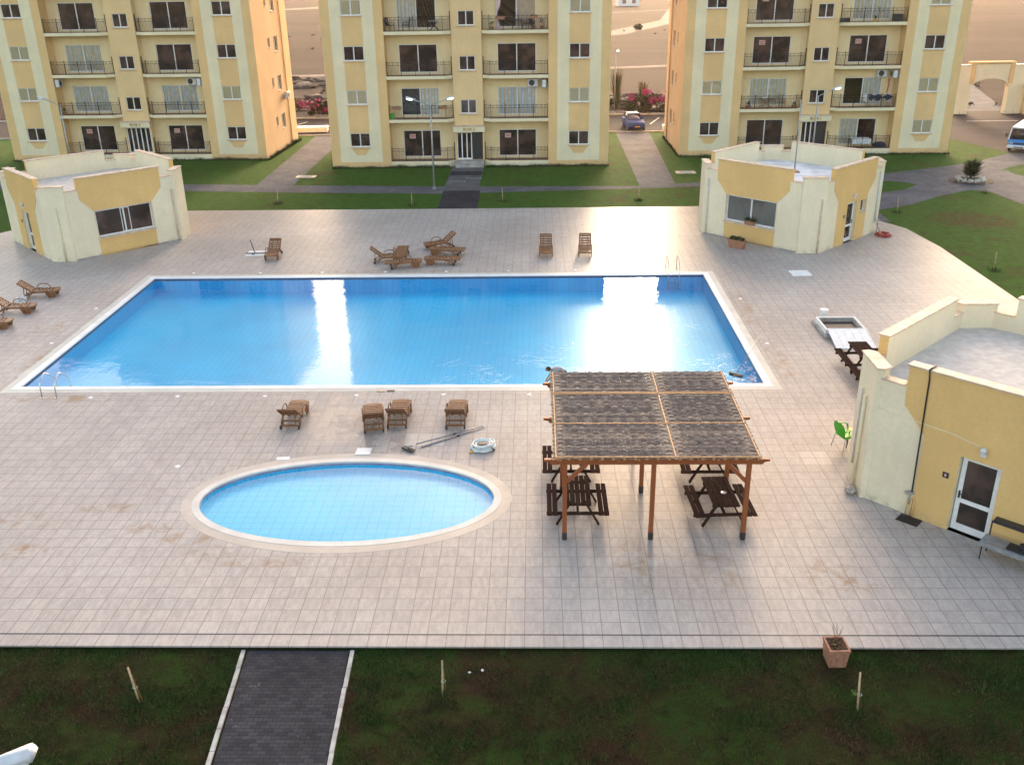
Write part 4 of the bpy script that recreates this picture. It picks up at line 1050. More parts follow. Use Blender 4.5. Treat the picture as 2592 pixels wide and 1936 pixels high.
m = MB(); m.bbox(-.2, .2, -.10, .10, .002, .018, .004); tag(m.build('channel_grate', 'white', None, (-8.04, 26.2, 0), R(8)), 'loose white grate piece on the paddling pool rim', 'grate')
m = MB(); m.bbox(-.15, .15, -.08, .08, .004, .03, .005); tag(m.build('skimmer_lid', 'cap', None, (-5.70, 31.42, .0)), 'pinkish skimmer lid on the near coping of the big pool', 'lid')
m = MB(); m.box(-.14, .14, -.075, .075, .004, .009, 1)
for k in range(6): m.box(-.135+.047*k, -.115+.047*k, -.07, .07, .009, .016, 0)
tag(m.build('drain_grate', ['darkmetal', 'black'], None, (-5.34, 31.41, 0)), 'black drain grate next to the pinkish skimmer lid', 'grate')
m = MB(); m.bbox(-.48, .48, -.45, .45, .0, .05, .008); tag(m.build('manhole_cover', 'white', None, (13.22, 45.54, 0), R(1)), 'square white cover lying on the deck before the white-roofed pool house', 'cover')

T = thing('pool_brush', 'long grey pole with a brush head standing in the big pool by its right edge', 'brush', (7.6, 33.05, -.1))
m = MB(); m.tube([(0, .05, -.03), (1.30, 2.25, .66)], .016, 8); m.build('pole', 'alu', T)
m = MB(); m.M = Matrix.Rotation(R(-35), 4, 'Z'); m.bbox(-.28, .28, -.05, .05, -.02, .04, .01); o = m.build('brush_head', 'darkmetal', T)
m = MB(); m.M = Matrix.Rotation(R(-35), 4, 'Z'); m.box(-.26, .26, -.035, .035, -.09, -.021); m.build('bristles', 'black', o)

# open pump room hatch
T = thing('hatch', 'open white metal hatch on a raised plinth right of the big pool', 'hatch', (12.8, 37.45, 0))
m = MB()
for a in ((-.93, .93, -.98, -.70, 0, .12), (-.93, .93, .84, 1.0, 0, .12), (-.93, -.80, -.70, .84, 0, .12), (.80, .93, -.70, .84, 0, .12)): m.box(*a)
m.build('plinth', 'concrete', T)
m = MB()
for a in ((-.83, .83, -.74, -.67, .12, .33), (-.83, .83, .75, .82, .12, .33), (-.83, -.76, -.67, .75, .12, .33), (.76, .83, -.67, .75, .12, .33)): m.box(*a)
m.build('frame', 'white', T)
m = MB(); m.box(-.80, .80, -.70, .84, .05, .1205, 0); m.box(-.76, .76, -.67, .75, .1206, .128, 1)
m.box(-.76, .76, .70, .748, .129, .30, 0); m.box(.71, .758, -.67, .70, .129, .30, 0)
m.build('shaft', ['concrete', 'black'], T)
m = MB(); m.M = Matrix.Translation((.03, -.70, .335)) @ Matrix.Rotation(R(12.5), 4, 'X'); m.bbox(-.80, .80, -1.5, 0, -.02, .02, .006)
for k in range(6): m.box(-.80+.31*k, -.76+.31*k, -1.49, -.01, .0201, .035)
m.box(-.759, .75, -1.49, -1.45, .0203, .034); m.box(-.759, .75, -.05, -.01, .0203, .034); m.build('hatch_leaf', 'white', T)
T = thing('bucket', 'white plastic bucket standing behind the open hatch', 'bucket', (12.55, 39.05, 0))
m = MB(); m.cyl((0, 0, 0), .15, .36, 18, r2=.18); m.build('bucket_body', 'white_plastic', T); m = MB(); m.cyl((0, 0, .361), .19, .03, 18); m.build('lid', 'white_plastic', T)

# green armchair, yellow table, stone, grate, barbecue by the nearest pool house
T = thing('plastic_armchair', 'bright green plastic armchair with thin metal legs by the nearest pool house', 'chair', (9.83, 26.86, 0), R(-70)); T.scale = (1.12, 1.12, 1.12)
m = MB(); m.bbox(-.22, .22, -.22, .22, .42, .45, .012); m.prism([(-.22, -.24), (.22, -.24), (.25, -.2), (.25, .2), (-.25, .2), (-.25, -.2)], .40, .419); m.build('seat', 'green_plastic', T)
bm = bmesh.new(); g = []
for j in range(9):
    row = []
    for i in range(9):
        u, v = i/8*2-1, j/8; w = .20+.05*math.sin(v*3.1); w *= (1 if v < .75 else math.sqrt(max(.05, 1-((v-.75)/.27)**2)))
        row.append(bm.verts.new((u*w, -.22-.10*v-.05*(1-u*u)*.8, .43+.43*v)))
    g.append(row)
for j in range(8):
    for i in range(8): bm.faces.new((g[j][i], g[j][i+1], g[j+1][i+1], g[j+1][i]))
bmesh.ops.solidify(bm, geom=bm.faces[:], thickness=.018); m = MB(); m.bm(bm, 0, True); m.build('backrest', 'green_plastic', T)
for s_ in (-1, 1):
    m = MB()
    P = [(s_*.22, -.27, .66), (s_*.27, -.12, .665), (s_*.28, .10, .655), (s_*.27, .20, .60), (s_*.25, .22, .44)]
    for a, c in zip(P, P[1:]): m.beam(a, c, .05, .022)
    m.build('armrest', 'green_plastic', T)
    for yy in (-.2, .19):
        m = MB(); m.tube([(s_*.22, yy, .42), (s_*.26, yy*1.35, 0)], .012, 6); m.build('leg', 'galv', T)
T = thing('garden_table', 'yellow plastic table half hidden behind the corner of the nearest pool house', 'table', (10.28, 26.62, 0), R(20))
m = MB(); m.bbox(-.36, .36, -.36, .36, .66, .69, .01); m.build('tabletop', 'yellow', T)
for x in (-.3, .3):
    for y in (-.3, .3): m = MB(); m.tube([(x, y, .66), (x*1.1, y*1.1, 0)], .018, 6); m.build('leg', 'darkmetal', T)
m = MB(); m.ball((0, 0, .10), .16, sub=3, sq=(1, .85, .72), jit=.5, seed=4); tag(m.build('stone', 'stone', None, (9.12, 24.0, 0)), 'rough grey stone lying at the corner of the nearest pool house', 'stone')
m = MB(); m.box(-.3, .3, -.21, .21, .001, .006, 1)
for k in range(12): m.box(-.29+.05*k, -.26+.05*k, -.2, .2, .0061, .018, 0)
tag(m.build('floor_grate', ['darkmetal', 'black'], None, (10.28, 22.52, 0), R(-42)), 'dark floor grate in the tiles below the black cable', 'grate')
T = thing('barbecue', 'grey metal barbecue bench with a dark upper shelf beside the glazed door', 'barbecue', (12.05, 20.42, 0), R(-43))
m = MB(); m.bbox(-.72, .8, -.30, .24, .46, .50, .008); m.box(-.72, .8, -.30, -.28, .40, .459); m.build('tray', 'galv', T)
m = MB(); m.bbox(-.62, .9, .22, .46, .92, .955, .006); m.box(-.62, .9, .22, .235, .87, .919); m.build('shelf', 'darkmetal', T)
for x in (-.64, .72):
    for y in (-.25, .235): m = MB(); m.beam((x, y, 0), (x, y, .46 if y < 0 else .92), .03, .03); m.build('leg', 'darkmetal', T)
m = MB(); m.box(-.1, .76, -.2, .1, .501, .56); m.build('coal_bed', 'black', T)
T = thing('kettle', 'dark metal pot standing on the grey barbecue bench', 'pot', (12.25, 20.30, .50))
m = MB(); m.cyl((0, 0, .002), .10, .15, 14, r2=.085); m.build('pot_body', 'darkmetal', T); m = MB(); m.cyl((0, 0, .153), .088, .02, 14, r2=.03); m.build('lid', 'black', T); m = MB(); m.tube([(.09, 0, .12), (.18, .02, .14), (.22, .02, .13)], .012, 6); m.build('handle', 'black', T)
m = MB(); m.bbox(-.09, .09, -.14, .14, 0, .42, .01); m.box(-.03, .03, -.141, -.1405, .1, .3); tag(m.build('junction_box', 'lamp_white', None, (18.3, 26.9, 4.0), R(20)), 'small white junction box on the parapet at the right photo edge', 'box')

# planters, hoses
def leaves(m, c, r, n, size, mis, sq=(1, 1, 1), shell=.5):
    for i in range(n):
        d = Vector((rnd.gauss(0, 1), rnd.gauss(0, 1), rnd.gauss(0, 1))).normalized(); k = r*(shell+(1-shell)*rnd.random())
        k *= .75+.5*noise.noise(d*1.9+Vector(c)*.7)
        p = Vector(c)+Vector((d.x*k*sq[0], d.y*k*sq[1], d.z*k*sq[2]))
        u = Vector((rnd.gauss(0, 1), rnd.gauss(0, 1), rnd.gauss(0, .6))).normalized(); w = u.cross(Vector((rnd.gauss(0, 1), rnd.gauss(0, 1), rnd.gauss(0, 1)))).normalized(); s_ = size*rnd.uniform(.6, 1.3)
        m.add([p-u*s_, p+w*s_*.45, p+u*s_, p-w*s_*.45], [(0, 1, 2, 3)], rnd.choice(mis))
def planter(label, loc, rz, lx, ly, h, plant, name='planter'):
    T = thing(name, label, 'planter', loc, rz)
    m = MB(); m.add([(-lx*.42, -ly*.42, 0), (lx*.42, -ly*.42, 0), (lx*.42, ly*.42, 0), (-lx*.42, ly*.42, 0), (-lx*.5, -ly*.5, h), (lx*.5, -ly*.5, h), (lx*.5, ly*.5, h), (-lx*.5, ly*.5, h)], [(3, 2, 1, 0), (0, 1, 5, 4), (1, 2, 6, 5), (2, 3, 7, 6), (3, 0, 4, 7)])
    w = .03
    for a in ((-lx/2-.01, lx/2+.01, -ly/2-.01, -ly/2+w), (-lx/2-.01, lx/2+.01, ly/2-w, ly/2+.01), (-lx/2-.01, -lx/2+w, -ly/2+w, ly/2-w), (lx/2-w, lx/2+.01, -ly/2+w, ly/2-w)): m.box(*a, h-.05, h+.012)
    m.build('pot', 'terracotta', T)
    m = MB(); m.box(-lx/2+w, lx/2-w, -ly/2+w, ly/2-w, h-.09, h-.03); m.build('soil', 'soil', T)
    m = MB()
    if plant == 'dry':
        leaves(m, (0, 0, h+.0), .26, 260, .035, (0, 0, 1), (lx*1.7, ly*1.7, .16), .0)
        for i in range(9): a = rnd.uniform(0, 6.3); m.tube([(0, .08, h), (.06*math.cos(a), .08+.06*math.sin(a), h+.2), (.13*math.cos(a), .1+.1*math.sin(a), h+rnd.uniform(.3, .5))], .004, 3, 0)
        m.build('dry_plant', ['dry', 'leaf_dark'], T)
    else:
        for k in range(9): leaves(m, (-lx*.4+lx*.1*k, rnd.uniform(-.04, .04), h+.10*rnd.uniform(.5, 1.5)), .15, 55, .045, (0, 0, 1), (.9, .8, 1.), .2)
        m.build('foliage', ['leaf_dark', 'leaf'], T)
    return T
planter('square terracotta planter with dry brown leaves on the near lawn edge', (6.60, 16.84, -.12), R(2), .44, .50, .48, 'dry')
planter('long terracotta trough with green plants below the window of the white-roofed pool house', (11.02, 50.42, 0), R(-40.), 1.0, .34, .44, 'green')
p = facept(F2, 6, 3.15, -.02, 1.03)+Vector((14.6, 54.2, 0)); planter('small terracotta trough with plants on the window sill of the white-roofed pool house', tuple(p+Vector((-.03, -.03, 0))), R(-45), .62, .2, .2, 'green')
T = thing('garden_hose', 'coiled red garden hose on the deck beside the white-roofed pool house', 'hose', (19.75, 52.7, 0))
m = MB(); m.tube([(math.cos(a*.25)*(.42+.10*math.sin(a*.9)-.001*a), math.sin(a*.25)*(.40+.10*math.cos(a*.7)), .025+.0007*a) for a in range(200)], .022, 6); m.build('hose_body', 'red', T)
m = MB(); m.tube([(-.05, .35, .1), (-.18, .55, .35), (-.30, .62, .8), (-.42, .55, .86)], .012, 5); m.build('supply_hose', 'black', T)
T = thing('water_tap', 'standing water pipe with a tap beside the coiled red hose', 'tap', (19.42, 53.0, 0))
m = MB(); m.tube([(0, 0, 0), (0, 0, .86), (.1, .05, .88)], .022, 8); m.build('pipe', 'galv', T); m = MB(); m.ball((0, 0, .6), .05); m.build('valve', 'darkmetal', T)

# flagpole on the roof
T = thing('flagpole', 'bare grey flagpole with a terracotta base on the white pool house roof', 'flagpole', (14.95, 54.9, 3.2))
m = MB(); m.box(-.28, .28, -.2, .2, 0, .05); m.build('base', 'terracotta', T); m = MB(); m.tube([(0, 0, .05), (.0, 0, 2.4), (-.05, 0, 3.95)], [.045, .04, .028], 8); m.build('pole', 'galv', T); m = MB(); m.ball((-.05, 0, 3.98), .05); m.build('finial', 'galv', T)

# ------------------------------------------------------------------ street lamps
def street_lamp(label, loc, arms, h=5.75, z0=-.12, pole=True, reach=1.1, lit=True):
    T = thing('street_lamp', label, 'street lamp', (loc[0], loc[1], z0))
    m = MB(); m.tube([(0, 0, .1), (0, 0, h*.5), (0, 0, h)], [.062, .055, .042], 10); m.build('pole', 'galv', T)
    m = MB(); m.cyl((0, 0, 0), .13, .12, 12); m.cyl((0, 0, .121), .09, .12, 12); m.build('pole_base', 'galv', T)
    for a in arms:
        c, s_ = math.cos(R(a)), math.sin(R(a))
        m = MB(); m.tube([(0, 0, h-.02), (c*reach*.5, s_*reach*.5, h+.22), (c*reach, s_*reach, h+.40)], .03, 8); o = m.build('arm', 'galv', T)
        hm = MB(); hm.M = Matrix.Translation((c*reach, s_*reach, h+.40)) @ Matrix.Rotation(R(a), 4, 'Z') @ Matrix.Rotation(R(-12), 4, 'Y')
        bm = bmesh.new(); bmesh.ops.create_cube(bm, size=1)
        for v in bm.verts:
            t_ = v.co.x+.5; wdt = (.11 if t_ < .5 else .20)*(1 if v.co.z < 0 else .72); v.co = Vector((-.04+t_*.64, v.co.y*2*wdt*.62, (.11 if t_ < .5 else .15)*(v.co.z+.5)))
        bmesh.ops.bevel(bm, geom=bm.edges[:], offset=.035, segments=3, affect='EDGES'); hm.bm(bm, 0, True)
        hm.box(-.10, -.03, -.05, .05, .02, .09); hd = hm.build('lamp_head', 'lamp_white', o)
        lm = MB(); lm.M = hm.M; lm.ball((.33, 0, -.005), .17, sq=(1.35, .8, .38)); lm.build('lens', 'bulb' if lit else 'lamp_white', hd)
    return T
street_lamp('street lamp with two lit white heads in front of the middle block', (-7.22, 67.0), (183, 1))
street_lamp('single-armed street lamp in front of the left block, behind the grey-roofed pool house', (-34.45, 69.8), (172,), lit=False)
street_lamp('single-armed lit street lamp in front of the right block, beside the flagpole', (20.15, 69.8), (10,))
street_lamp('lit street lamp far behind, beside the bougainvillea and the parked car', (8.5, 104.2), (-80,), 6.0, reach=.5)
street_lamp('white street lamp head cut off by the bottom left photo edge', (-7.05, 7.35), (12,), 5.86, reach=1.02, lit=False)

# ------------------------------------------------------------------ person bending at the pool edge
T = thing('person', 'person in a grey shirt bending over at the pool edge behind the pergola', 'person', (.07, 3.72, 0)); T.scale = (.88, .88, .88)
def skin_mesh(name, joints, edges, mat, par, root=0, sub=2):
    me = bpy.data.meshes.new(name); me.from_pydata([j[0] for j in joints], edges, []); o = bpy.data.objects.new(name, me); COL.objects.link(o)
    o.modifiers.new('s', 'SKIN'); ss = o.modifiers.new('d', 'SUBSURF'); ss.levels = ss.render_levels = sub
    if not me.skin_vertices: me.skin_vertices.new()
    for v, j in zip(me.skin_vertices[0].data, joints): v.radius = (j[1], j[1]) if isinstance(j[1], (int, float)) else j[1]; v.use_root = False
    me.skin_vertices[0].data[root].use_root = True
    dg = bpy.context.evaluated_depsgraph_get(); m2 = bpy.data.meshes.new_from_object(o.evaluated_get(dg)); bpy.data.objects.remove(o); m2.name = name
    m2.materials.clear(); m2.materials.append(M[mat]); m2.polygons.foreach_set('use_smooth', [True]*len(m2.polygons))
    q = bpy.data.objects.new(name, m2); COL.objects.link(q); q.parent = par; return q
hip, ch, nk = Vector((1.10, 31.42, .86)), Vector((.70, 31.40, .98)), Vector((.55, 31.38, .97))
J = [(hip, .10), ((.90, 31.41, .95), .10), (ch, .11), (nk, .055), ((.47, 31.37, .985), .05)]; Ed = [(0, 1), (1, 2), (2, 3), (3, 4)]
def chain(start, pts):
    k = start
    for p, r_ in pts: J.append((p, r_)); Ed.append((k, len(J)-1)); k = len(J)-1
    return k
hands = []
for sg in (-1, 1):
    k = chain(2, [((.66, 31.40+sg*.17, .92), .055), ((.52, 31.41+sg*.20, .70), .042), ((.38, 31.44+sg*.15, .50), .032), ((.35, 31.45+sg*.14, .44), .028)]); hands.append(k)
    chain(0, [((1.08, 31.42+sg*.10, .80), .085), ((.92, 31.44+sg*.12, .44), .06), ((.98, 31.46+sg*.12, .10), .042), ((.88, 31.46+sg*.12, .05), .038)])
    w = Vector((.35, 31.45+sg*.14, .44))
    for i in range(4):
        b0 = w+Vector((-.02-.004*i, (i-1.5)*.022, -.05)); chain(k, [(b0, .013), (b0+Vector((-.012, 0, -.035)), .009), (b0+Vector((.004, 0, -.065+.006*abs(i-1.5))), .008)])
    chain(k, [(w+Vector((.02, -sg*.035, -.02)), .012), (w+Vector((.02, -sg*.055, -.05)), .009)])
body = skin_mesh('body', J, Ed, 'skin', T, 0, 1)
skin_mesh('shirt', [(Vector((1.02, 31.41, .91)), .125), ((.88, 31.41, .965), .13), (ch, (.14)), ((.60, 31.39, .98), .085), ((.67, 31.23, .925), .075), ((.55, 31.215, .76), .06), ((.67, 31.57, .925), .075), ((.55, 31.605, .76), .06)], [(0, 1), (1, 2), (2, 3), (2, 4), (4, 5), (2, 6), (6, 7)], 'shirt', T)
skin_mesh('trousers', [(Vector((1.12, 31.42, .87)), .125), ((1.09, 31.31, .80), .10), ((.93, 31.32, .44), .078), ((.99, 31.34, .12), .06), ((1.09, 31.53, .80), .10), ((.93, 31.56, .44), .078), ((.99, 31.58, .12), .06)], [(0, 1), (1, 2), (2, 3), (0, 4), (4, 5), (5, 6)], 'trousers', T)
m = MB(); m.ball((.40, 31.36, 1.00), .098, sub=3, sq=(1.12, .85, 1.0)); m.ball((.305, 31.36, .955), .022, sub=2, sq=(1, .7, .9))
for sg in (-1, 1): m.ball((.43, 31.36+sg*.085, .985), .024, sub=1, sq=(.8, .4, 1.1))
head = m.build('head', 'skin', T)
m = MB(); [m.ball((.313, 31.36+sg*.032, .985), .011, sub=1) for sg in (-1, 1)]; m.box(.300, .306, 31.338, 31.382, .915, .921); m.build('face_features', 'hair', head)
m = MB(); m.ball((.425, 31.36, 1.022), .108, sub=3, sq=(1.05, .9, .95), jit=.15); m.build('hair', 'hair', head)
for sg in (-1, 1):
    m = MB(); m.ball((.62+.27*(sg > 0), 31.46+sg*.12, .045), .06, sub=2, sq=(2.2, .8, .75)) if sg > 0 else m.ball((.58, 31.52, .045), .06, sub=2, sq=(2.0, .8, .75)); m.build('shoe', 'black', T)

# ------------------------------------------------------------------ car and minibus
def loft(m, secs, mi=0):
    n = len(secs[0])
    for s_ in secs: assert len(s_) == n
    vs = [p for s_ in secs for p in s_]; fs = [(i*n+j, i*n+(j+1) % n, (i+1)*n+(j+1) % n, (i+1)*n+j) for i in range(len(secs)-1) for j in range(n)]
    m.add(vs, fs+[tuple(range(n))[::-1], tuple(range((len(secs)-1)*n, len(secs)*n))], mi, True)
def wheel(T, x, y, r=.29):
    m = MB(); m.M = Matrix.Translation((x, y, r)) @ Matrix.Rotation(R(90), 4, 'Y'); m.cyl((0, 0, -.1), r, .2, 22); o = m.build('wheel', 'rubber', T)
    m = MB(); m.M = Matrix.Translation((x, y, r)) @ Matrix.Rotation(R(90), 4, 'Y'); m.cyl((0, 0, -.108), r*.62, .216, 14); m.build('rim', 'chrome', o)
T = thing('parked_car', 'dark blue hatchback parked facing the pool between the middle and right blocks', 'car', (9.55, 93.9, -.112), R(6))
def sec(y, hw, z0, zb, zt, tw):        # body cross-section at y (front is -y): belt at zb, top zt with half width tw
    return [(-hw*.92, y, z0), (hw*.92, y, z0), (hw, y, z0+.18), (hw, y, zb-.08), (hw*.96, y, zb), (tw, y, zt), (-tw, y, zt), (-hw*.96, y, zb), (-hw, y, zb-.08), (-hw, y, z0+.18)]
m = MB()
loft(m, [sec(-1.92, .60, .26, .56, .60, .5), sec(-1.85, .74, .20, .64, .68, .62), sec(-1.5, .80, .18, .76, .80, .66), sec(-1.0, .82, .18, .86, .90, .68), sec(-.62, .83, .18, .92, .96, .70), sec(1.5, .83, .18, .94, .98, .70), sec(1.86, .78, .22, .90, .94, .66), sec(1.92, .72, .28, .80, .84, .6)])
m.build('body', 'car_blue', T)
m = MB(); loft(m, [[(-.69, -.72, .95), (.69, -.72, .95), (.67, -.68, .98), (-.67, -.68, .98)], [(-.70, .0, .96), (.70, .0, .96), (.55, .0, 1.40), (-.55, .0, 1.40)], [(-.70, 1.2, .96), (.70, 1.2, .96), (.54, 1.2, 1.40), (-.54, 1.2, 1.40)], [(-.66, 1.8, .95), (.66, 1.8, .95), (.6, 1.74, 1.0), (-.6, 1.74, 1.0)]]); m.build('windscreen', 'glass', T)
m = MB(); m.prism([(-.55, -.02), (.55, -.02), (.54, 1.25), (-.54, 1.25)], 1.395, 1.44)
for sg in (-1, 1): m.beam((sg*.70, -.72, .95), (sg*.56, .02, 1.41), .06, .05); m.beam((sg*.70, .45, .95), (sg*.56, .45, 1.41), .06, .03); m.beam((sg*.67, 1.78, .95), (sg*.55, 1.22, 1.41), .07, .06)
m.build('roof', 'car_blue', T)
for sg in (-1, 1):
    m = MB(); m.ball((sg*.55, -1.78, .60), .16, sub=2, sq=(1.05, .7, .55)); m.build('headlight', 'chrome', T)
    m = MB(); m.ball((sg*.95, -.50, 1.0), .1, sub=2, sq=(1, .5, .7)); m.beam((sg*.8, -.5, .93), (sg*.95, -.5, .98), .04, .04); m.build('wing_mirror', 'car_blue', T)
    wheel(T, sg*.74, -1.25); wheel(T, sg*.74, 1.2)
m = MB(); m.bbox(-.62, .62, -1.95, -1.86, .24, .38, .02); m.bbox(-.32, .32, -1.925, -1.86, .50, .56, .01); m.build('grille', 'black', T)
m = MB(); m.box(-.24, .24, -1.965, -1.952, .39, .49); m.build('licence_plate', 'plate', T)
m = MB(); m.tube([(-.05, -.74, .96), (-.5, -.55, 1.04)], .012, 4); m.tube([(.45, -.74, .96), (0, -.55, 1.05)], .012, 4); m.build('wiper', 'black', T)

T = thing('minibus', 'blue and white minibus cut off by the right photo edge', 'minibus', (40.75, 80.7, -.112), R(-35)); T.scale = (.9, .9, .9)
m = MB(); m.bbox(-.98, .98, -2.6, 3.2, .34, .62, .05); m.build('bumper', 'bus_white', T)
m = MB(); m.bbox(-.98, .98, -2.55, 3.2, .622, 1.12, .05); m.build('body', 'bus_blue', T)
def bs(y, a, c, z): return [(-a, y, 1.12), (a, y, 1.12), (c, y+z, 2.02), (-c, y+z, 2.02)]
m = MB(); loft(m, [bs(-2.5, .95, .86, .42), bs(3.1, .95, .86, 0)]); m.build('windscreen', 'glass', T)
m = MB(); m.bbox(-.90, .90, -2.15, 3.15, 2.0, 2.18, .07)
for sg in (-1, 1):
    m.beam((sg*.95, -2.5, 1.1), (sg*.87, -2.08, 2.02), .09, .07)
    for y in (-.9, .6, 2.0, 3.0): m.beam((sg*.955, y, 1.1), (sg*.87, y, 2.02), .05, .10)
m.build('roof', 'bus_white', T)
for sg in (-1, 1):
    m = MB(); m.bbox(sg*.72-.17, sg*.72+.17, -2.585, -2.50, .70, .90, .03); m.build('headlight', 'chrome', T)
    m = MB(); m.tube([(sg*.95, -2.35, 1.2), (sg*1.16, -2.55, 1.45)], .02, 5); m.bbox(sg*1.18-.08, sg*1.18+.08, -2.6, -2.5, 1.3, 1.68, .03); m.build('wing_mirror', 'black', T)
    wheel(T, sg*.86, -1.7, .33); wheel(T, sg*.86, 2.0, .33)
m = MB(); m.bbox(-.5, .5, -2.57, -2.54, .70, .84, .01); m.bbox(-.4, .4, -2.62, -2.59, .42, .50, .01); m.build('grille', 'black', T)

# ------------------------------------------------------------------ gate, kiosk and small buildings
T = thing('gate_arch', 'cream and ochre entrance gate with an arched lintel behind the right block', 'gate', (46.4, 101.3, -.12))
m = MB(); m.box(-3.6, -1.9, -.4, .4, 0, 4.75); m.box(1.9, 3.6, -.4, .4, 0, 4.75); m.build('pillar', 'cream', T) if False else None
for sg in (-1, 1):
    m = MB(); a, c = sorted((sg*1.9, sg*3.5)); m.box(a, c, -.4, .4, 0, 4.75, 0); m.box(a-.05, c+.05, -.45, .45, 4.75, 4.83, 1)
    x = sg*1.9; a, c = sorted((x-sg*.35, x+sg*.0)); m.build('pillar', ['cream', 'cap'], T)
    m = MB(); a, c = sorted((sg*1.72, sg*2.15)); m.box(a, c, -.47, -.405, 3.0, 4.955, 0); m.build('corbel', 'ochre', T)
m = MB(); arc = [(1.899*math.cos(math.pi*i/16)*-1, 2.55+.95*math.sin(math.pi*i/16)) for i in range(17)]
for (x0, z0), (x1, z1) in zip(arc, arc[1:]):
    m.add([(x0, -.38, z0), (x1, -.38, z1), (x1, -.38, 4.9), (x0, -.38, 4.9), (x0, .38, z0), (x1, .38, z1), (x1, .38, 4.9), (x0, .38, 4.9)], [(0, 1, 2, 3), (7, 6, 5, 4), (0, 4, 5, 1), (2, 6, 7, 3)])
m.build('lintel', 'cream', T); m = MB(); m.box(-2.2, 2.2, -.5, .5, 4.96, 5.12); m.build('coping', 'ochre', T)
T = thing('kiosk', 'small cream guard kiosk with a pale roof beside the entrance gate', 'kiosk', (52.0, 101.5, -.12))
m = MB(); wall_cells(m, -1.9, 1.9, 0, 2.7, [(-1.2, -.5, .9, 2.1)], -1.6, 0, .15); m.box(-1.9, 1.9, -1.43, 1.6, 0, 2.69); m.build('wall', 'cream', T)
m = MB(); m.bbox(-2.3, 2.3, -2.0, 2.0, 2.70, 2.95, .03); m.build('roof', 'cap', T)
opening('window', T, -1.2, -.5, .9, 2.1, -1.55, 'dark')
T = thing('farmhouse', 'small white house far out in the field, between the middle and right blocks', 'house', (40.2, 439.5, -.34), R(8))
m = MB(); wall_cells(m, -4.6, 4.6, 0, 6.2, [(-3., -1.4, 1., 2.4), (1.2, 2.8, 1., 2.4), (-3., -1.4, 3.9, 5.3), (1.2, 2.8, 3.9, 5.3)], -3.5, 0, .2); m.box(-4.6, 4.6, -3.2, 3.5, 0, 6.19); m.build('wall', 'white', T)
m = MB(); m.bbox(-4.9, 4.9, -3.8, 3.8, 6.2, 6.5, .05); m.build('roof', 'roof_grey', T)
for x in (-2.2, 2.):
    for z in (1.7, 4.6): m = MB(); m.box(x-.8, x+.8, -3.36, -3.33, z-.7, z+.7); m.build('window', 'glass', T)
m = MB(); m.bbox(0, 3.2, -.55, .55, 0, .5, .03); tag(m.build('kerb_block', 'white', None, (-23.6, 94.2, -.12), R(4)), 'low white wall block at the road behind the left block', 'wall')
m = MB(); m.bbox(0, 1.6, -.35, .35, 0, .5, .03); tag(m.build('kerb_block', 'white', None, (12.2, 92.6, -.12)), 'low white wall block at the road behind the right block', 'wall')

# ------------------------------------------------------------------ vegetation
def bush(name, label, loc, parts, group=None, cat='bush', stem=None):
    T = thing(name, label, cat, loc, 0, group)
    m = MB(); [leaves(m, *a) for a in parts[0]]; m.build('foliage', ['leaf', 'leaf_dark', 'leaf_red'], T)
    if parts[1]: m = MB(); [leaves(m, *a) for a in parts[1]]; tag(m.build('flowers', ['petal', 'leaf_red'], T), kind='stuff')
    m = MB()
    for i in range(7):
        a = rnd.uniform(0, 6.3); rr = rnd.uniform(.3, 1.) if stem is None else stem
        m.tube([(0, 0, 0), (math.cos(a)*rr*.4, math.sin(a)*rr*.3, .7), (math.cos(a)*rr, math.sin(a)*rr*.6, 1.5)], [.05, .035, .015], 5)
    m.build('stem', 'stem', T); return T
def bougain(x, y, w, h, lab, fl=.5, nfl=500):
    lv = [((rnd.uniform(-w, w), rnd.uniform(-.6, .6), h*rnd.uniform(.15, .7)), rnd.uniform(.5, .95), 330, .13, (0, 1, 1, 2), (1.2, .9, .8), .2) for _ in range(8)]
    fw = [((rnd.uniform(-w*.9, w*.9), rnd.uniform(-.9, .2), h*rnd.uniform(.35, .95)), rnd.uniform(.35, .75), int(nfl/4), .12, (0, 0, 1), (1.1, .8, .8), .3) for _ in range(5)] if fl else []
    return bush('bougainvillea' if fl else 'roadside_bush', lab, (x, y, -.12), (lv, fw), 'hedge bushes along the road')
bougain(-24.6, 105.3, 1.5, 1.9, 'pink flowering bougainvillea at the road, close to the left block')
bougain(-21.2, 105.0, 1.4, 2.2, 'bright pink bougainvillea at the road, close to the middle block', 1, 800)
bougain(-27.6, 105.6, 1.5, 1.6, 'dark roadside bush mostly hidden behind the left block', 0)
bougain(-18.2, 105.4, 1.5, 1.7, 'dark roadside bush mostly hidden behind the middle block', 0)
bougain(13.3, 105.2, 1.5, 2.3, 'magenta bougainvillea at the road behind the car, beside the right block', 1, 650)
bougain(10.6, 105.4, 1.3, 2.0, 'reddish bougainvillea at the road right behind the car', 1, 300)
bougain(7.2, 105.5, 1.3, 1.8, 'dark green roadside bush left of the car, at the foot of the far lamp', 0)
bougain(16.4, 105.4, 1.6, 2.0, 'dark roadside bush mostly hidden behind the right block', 0)
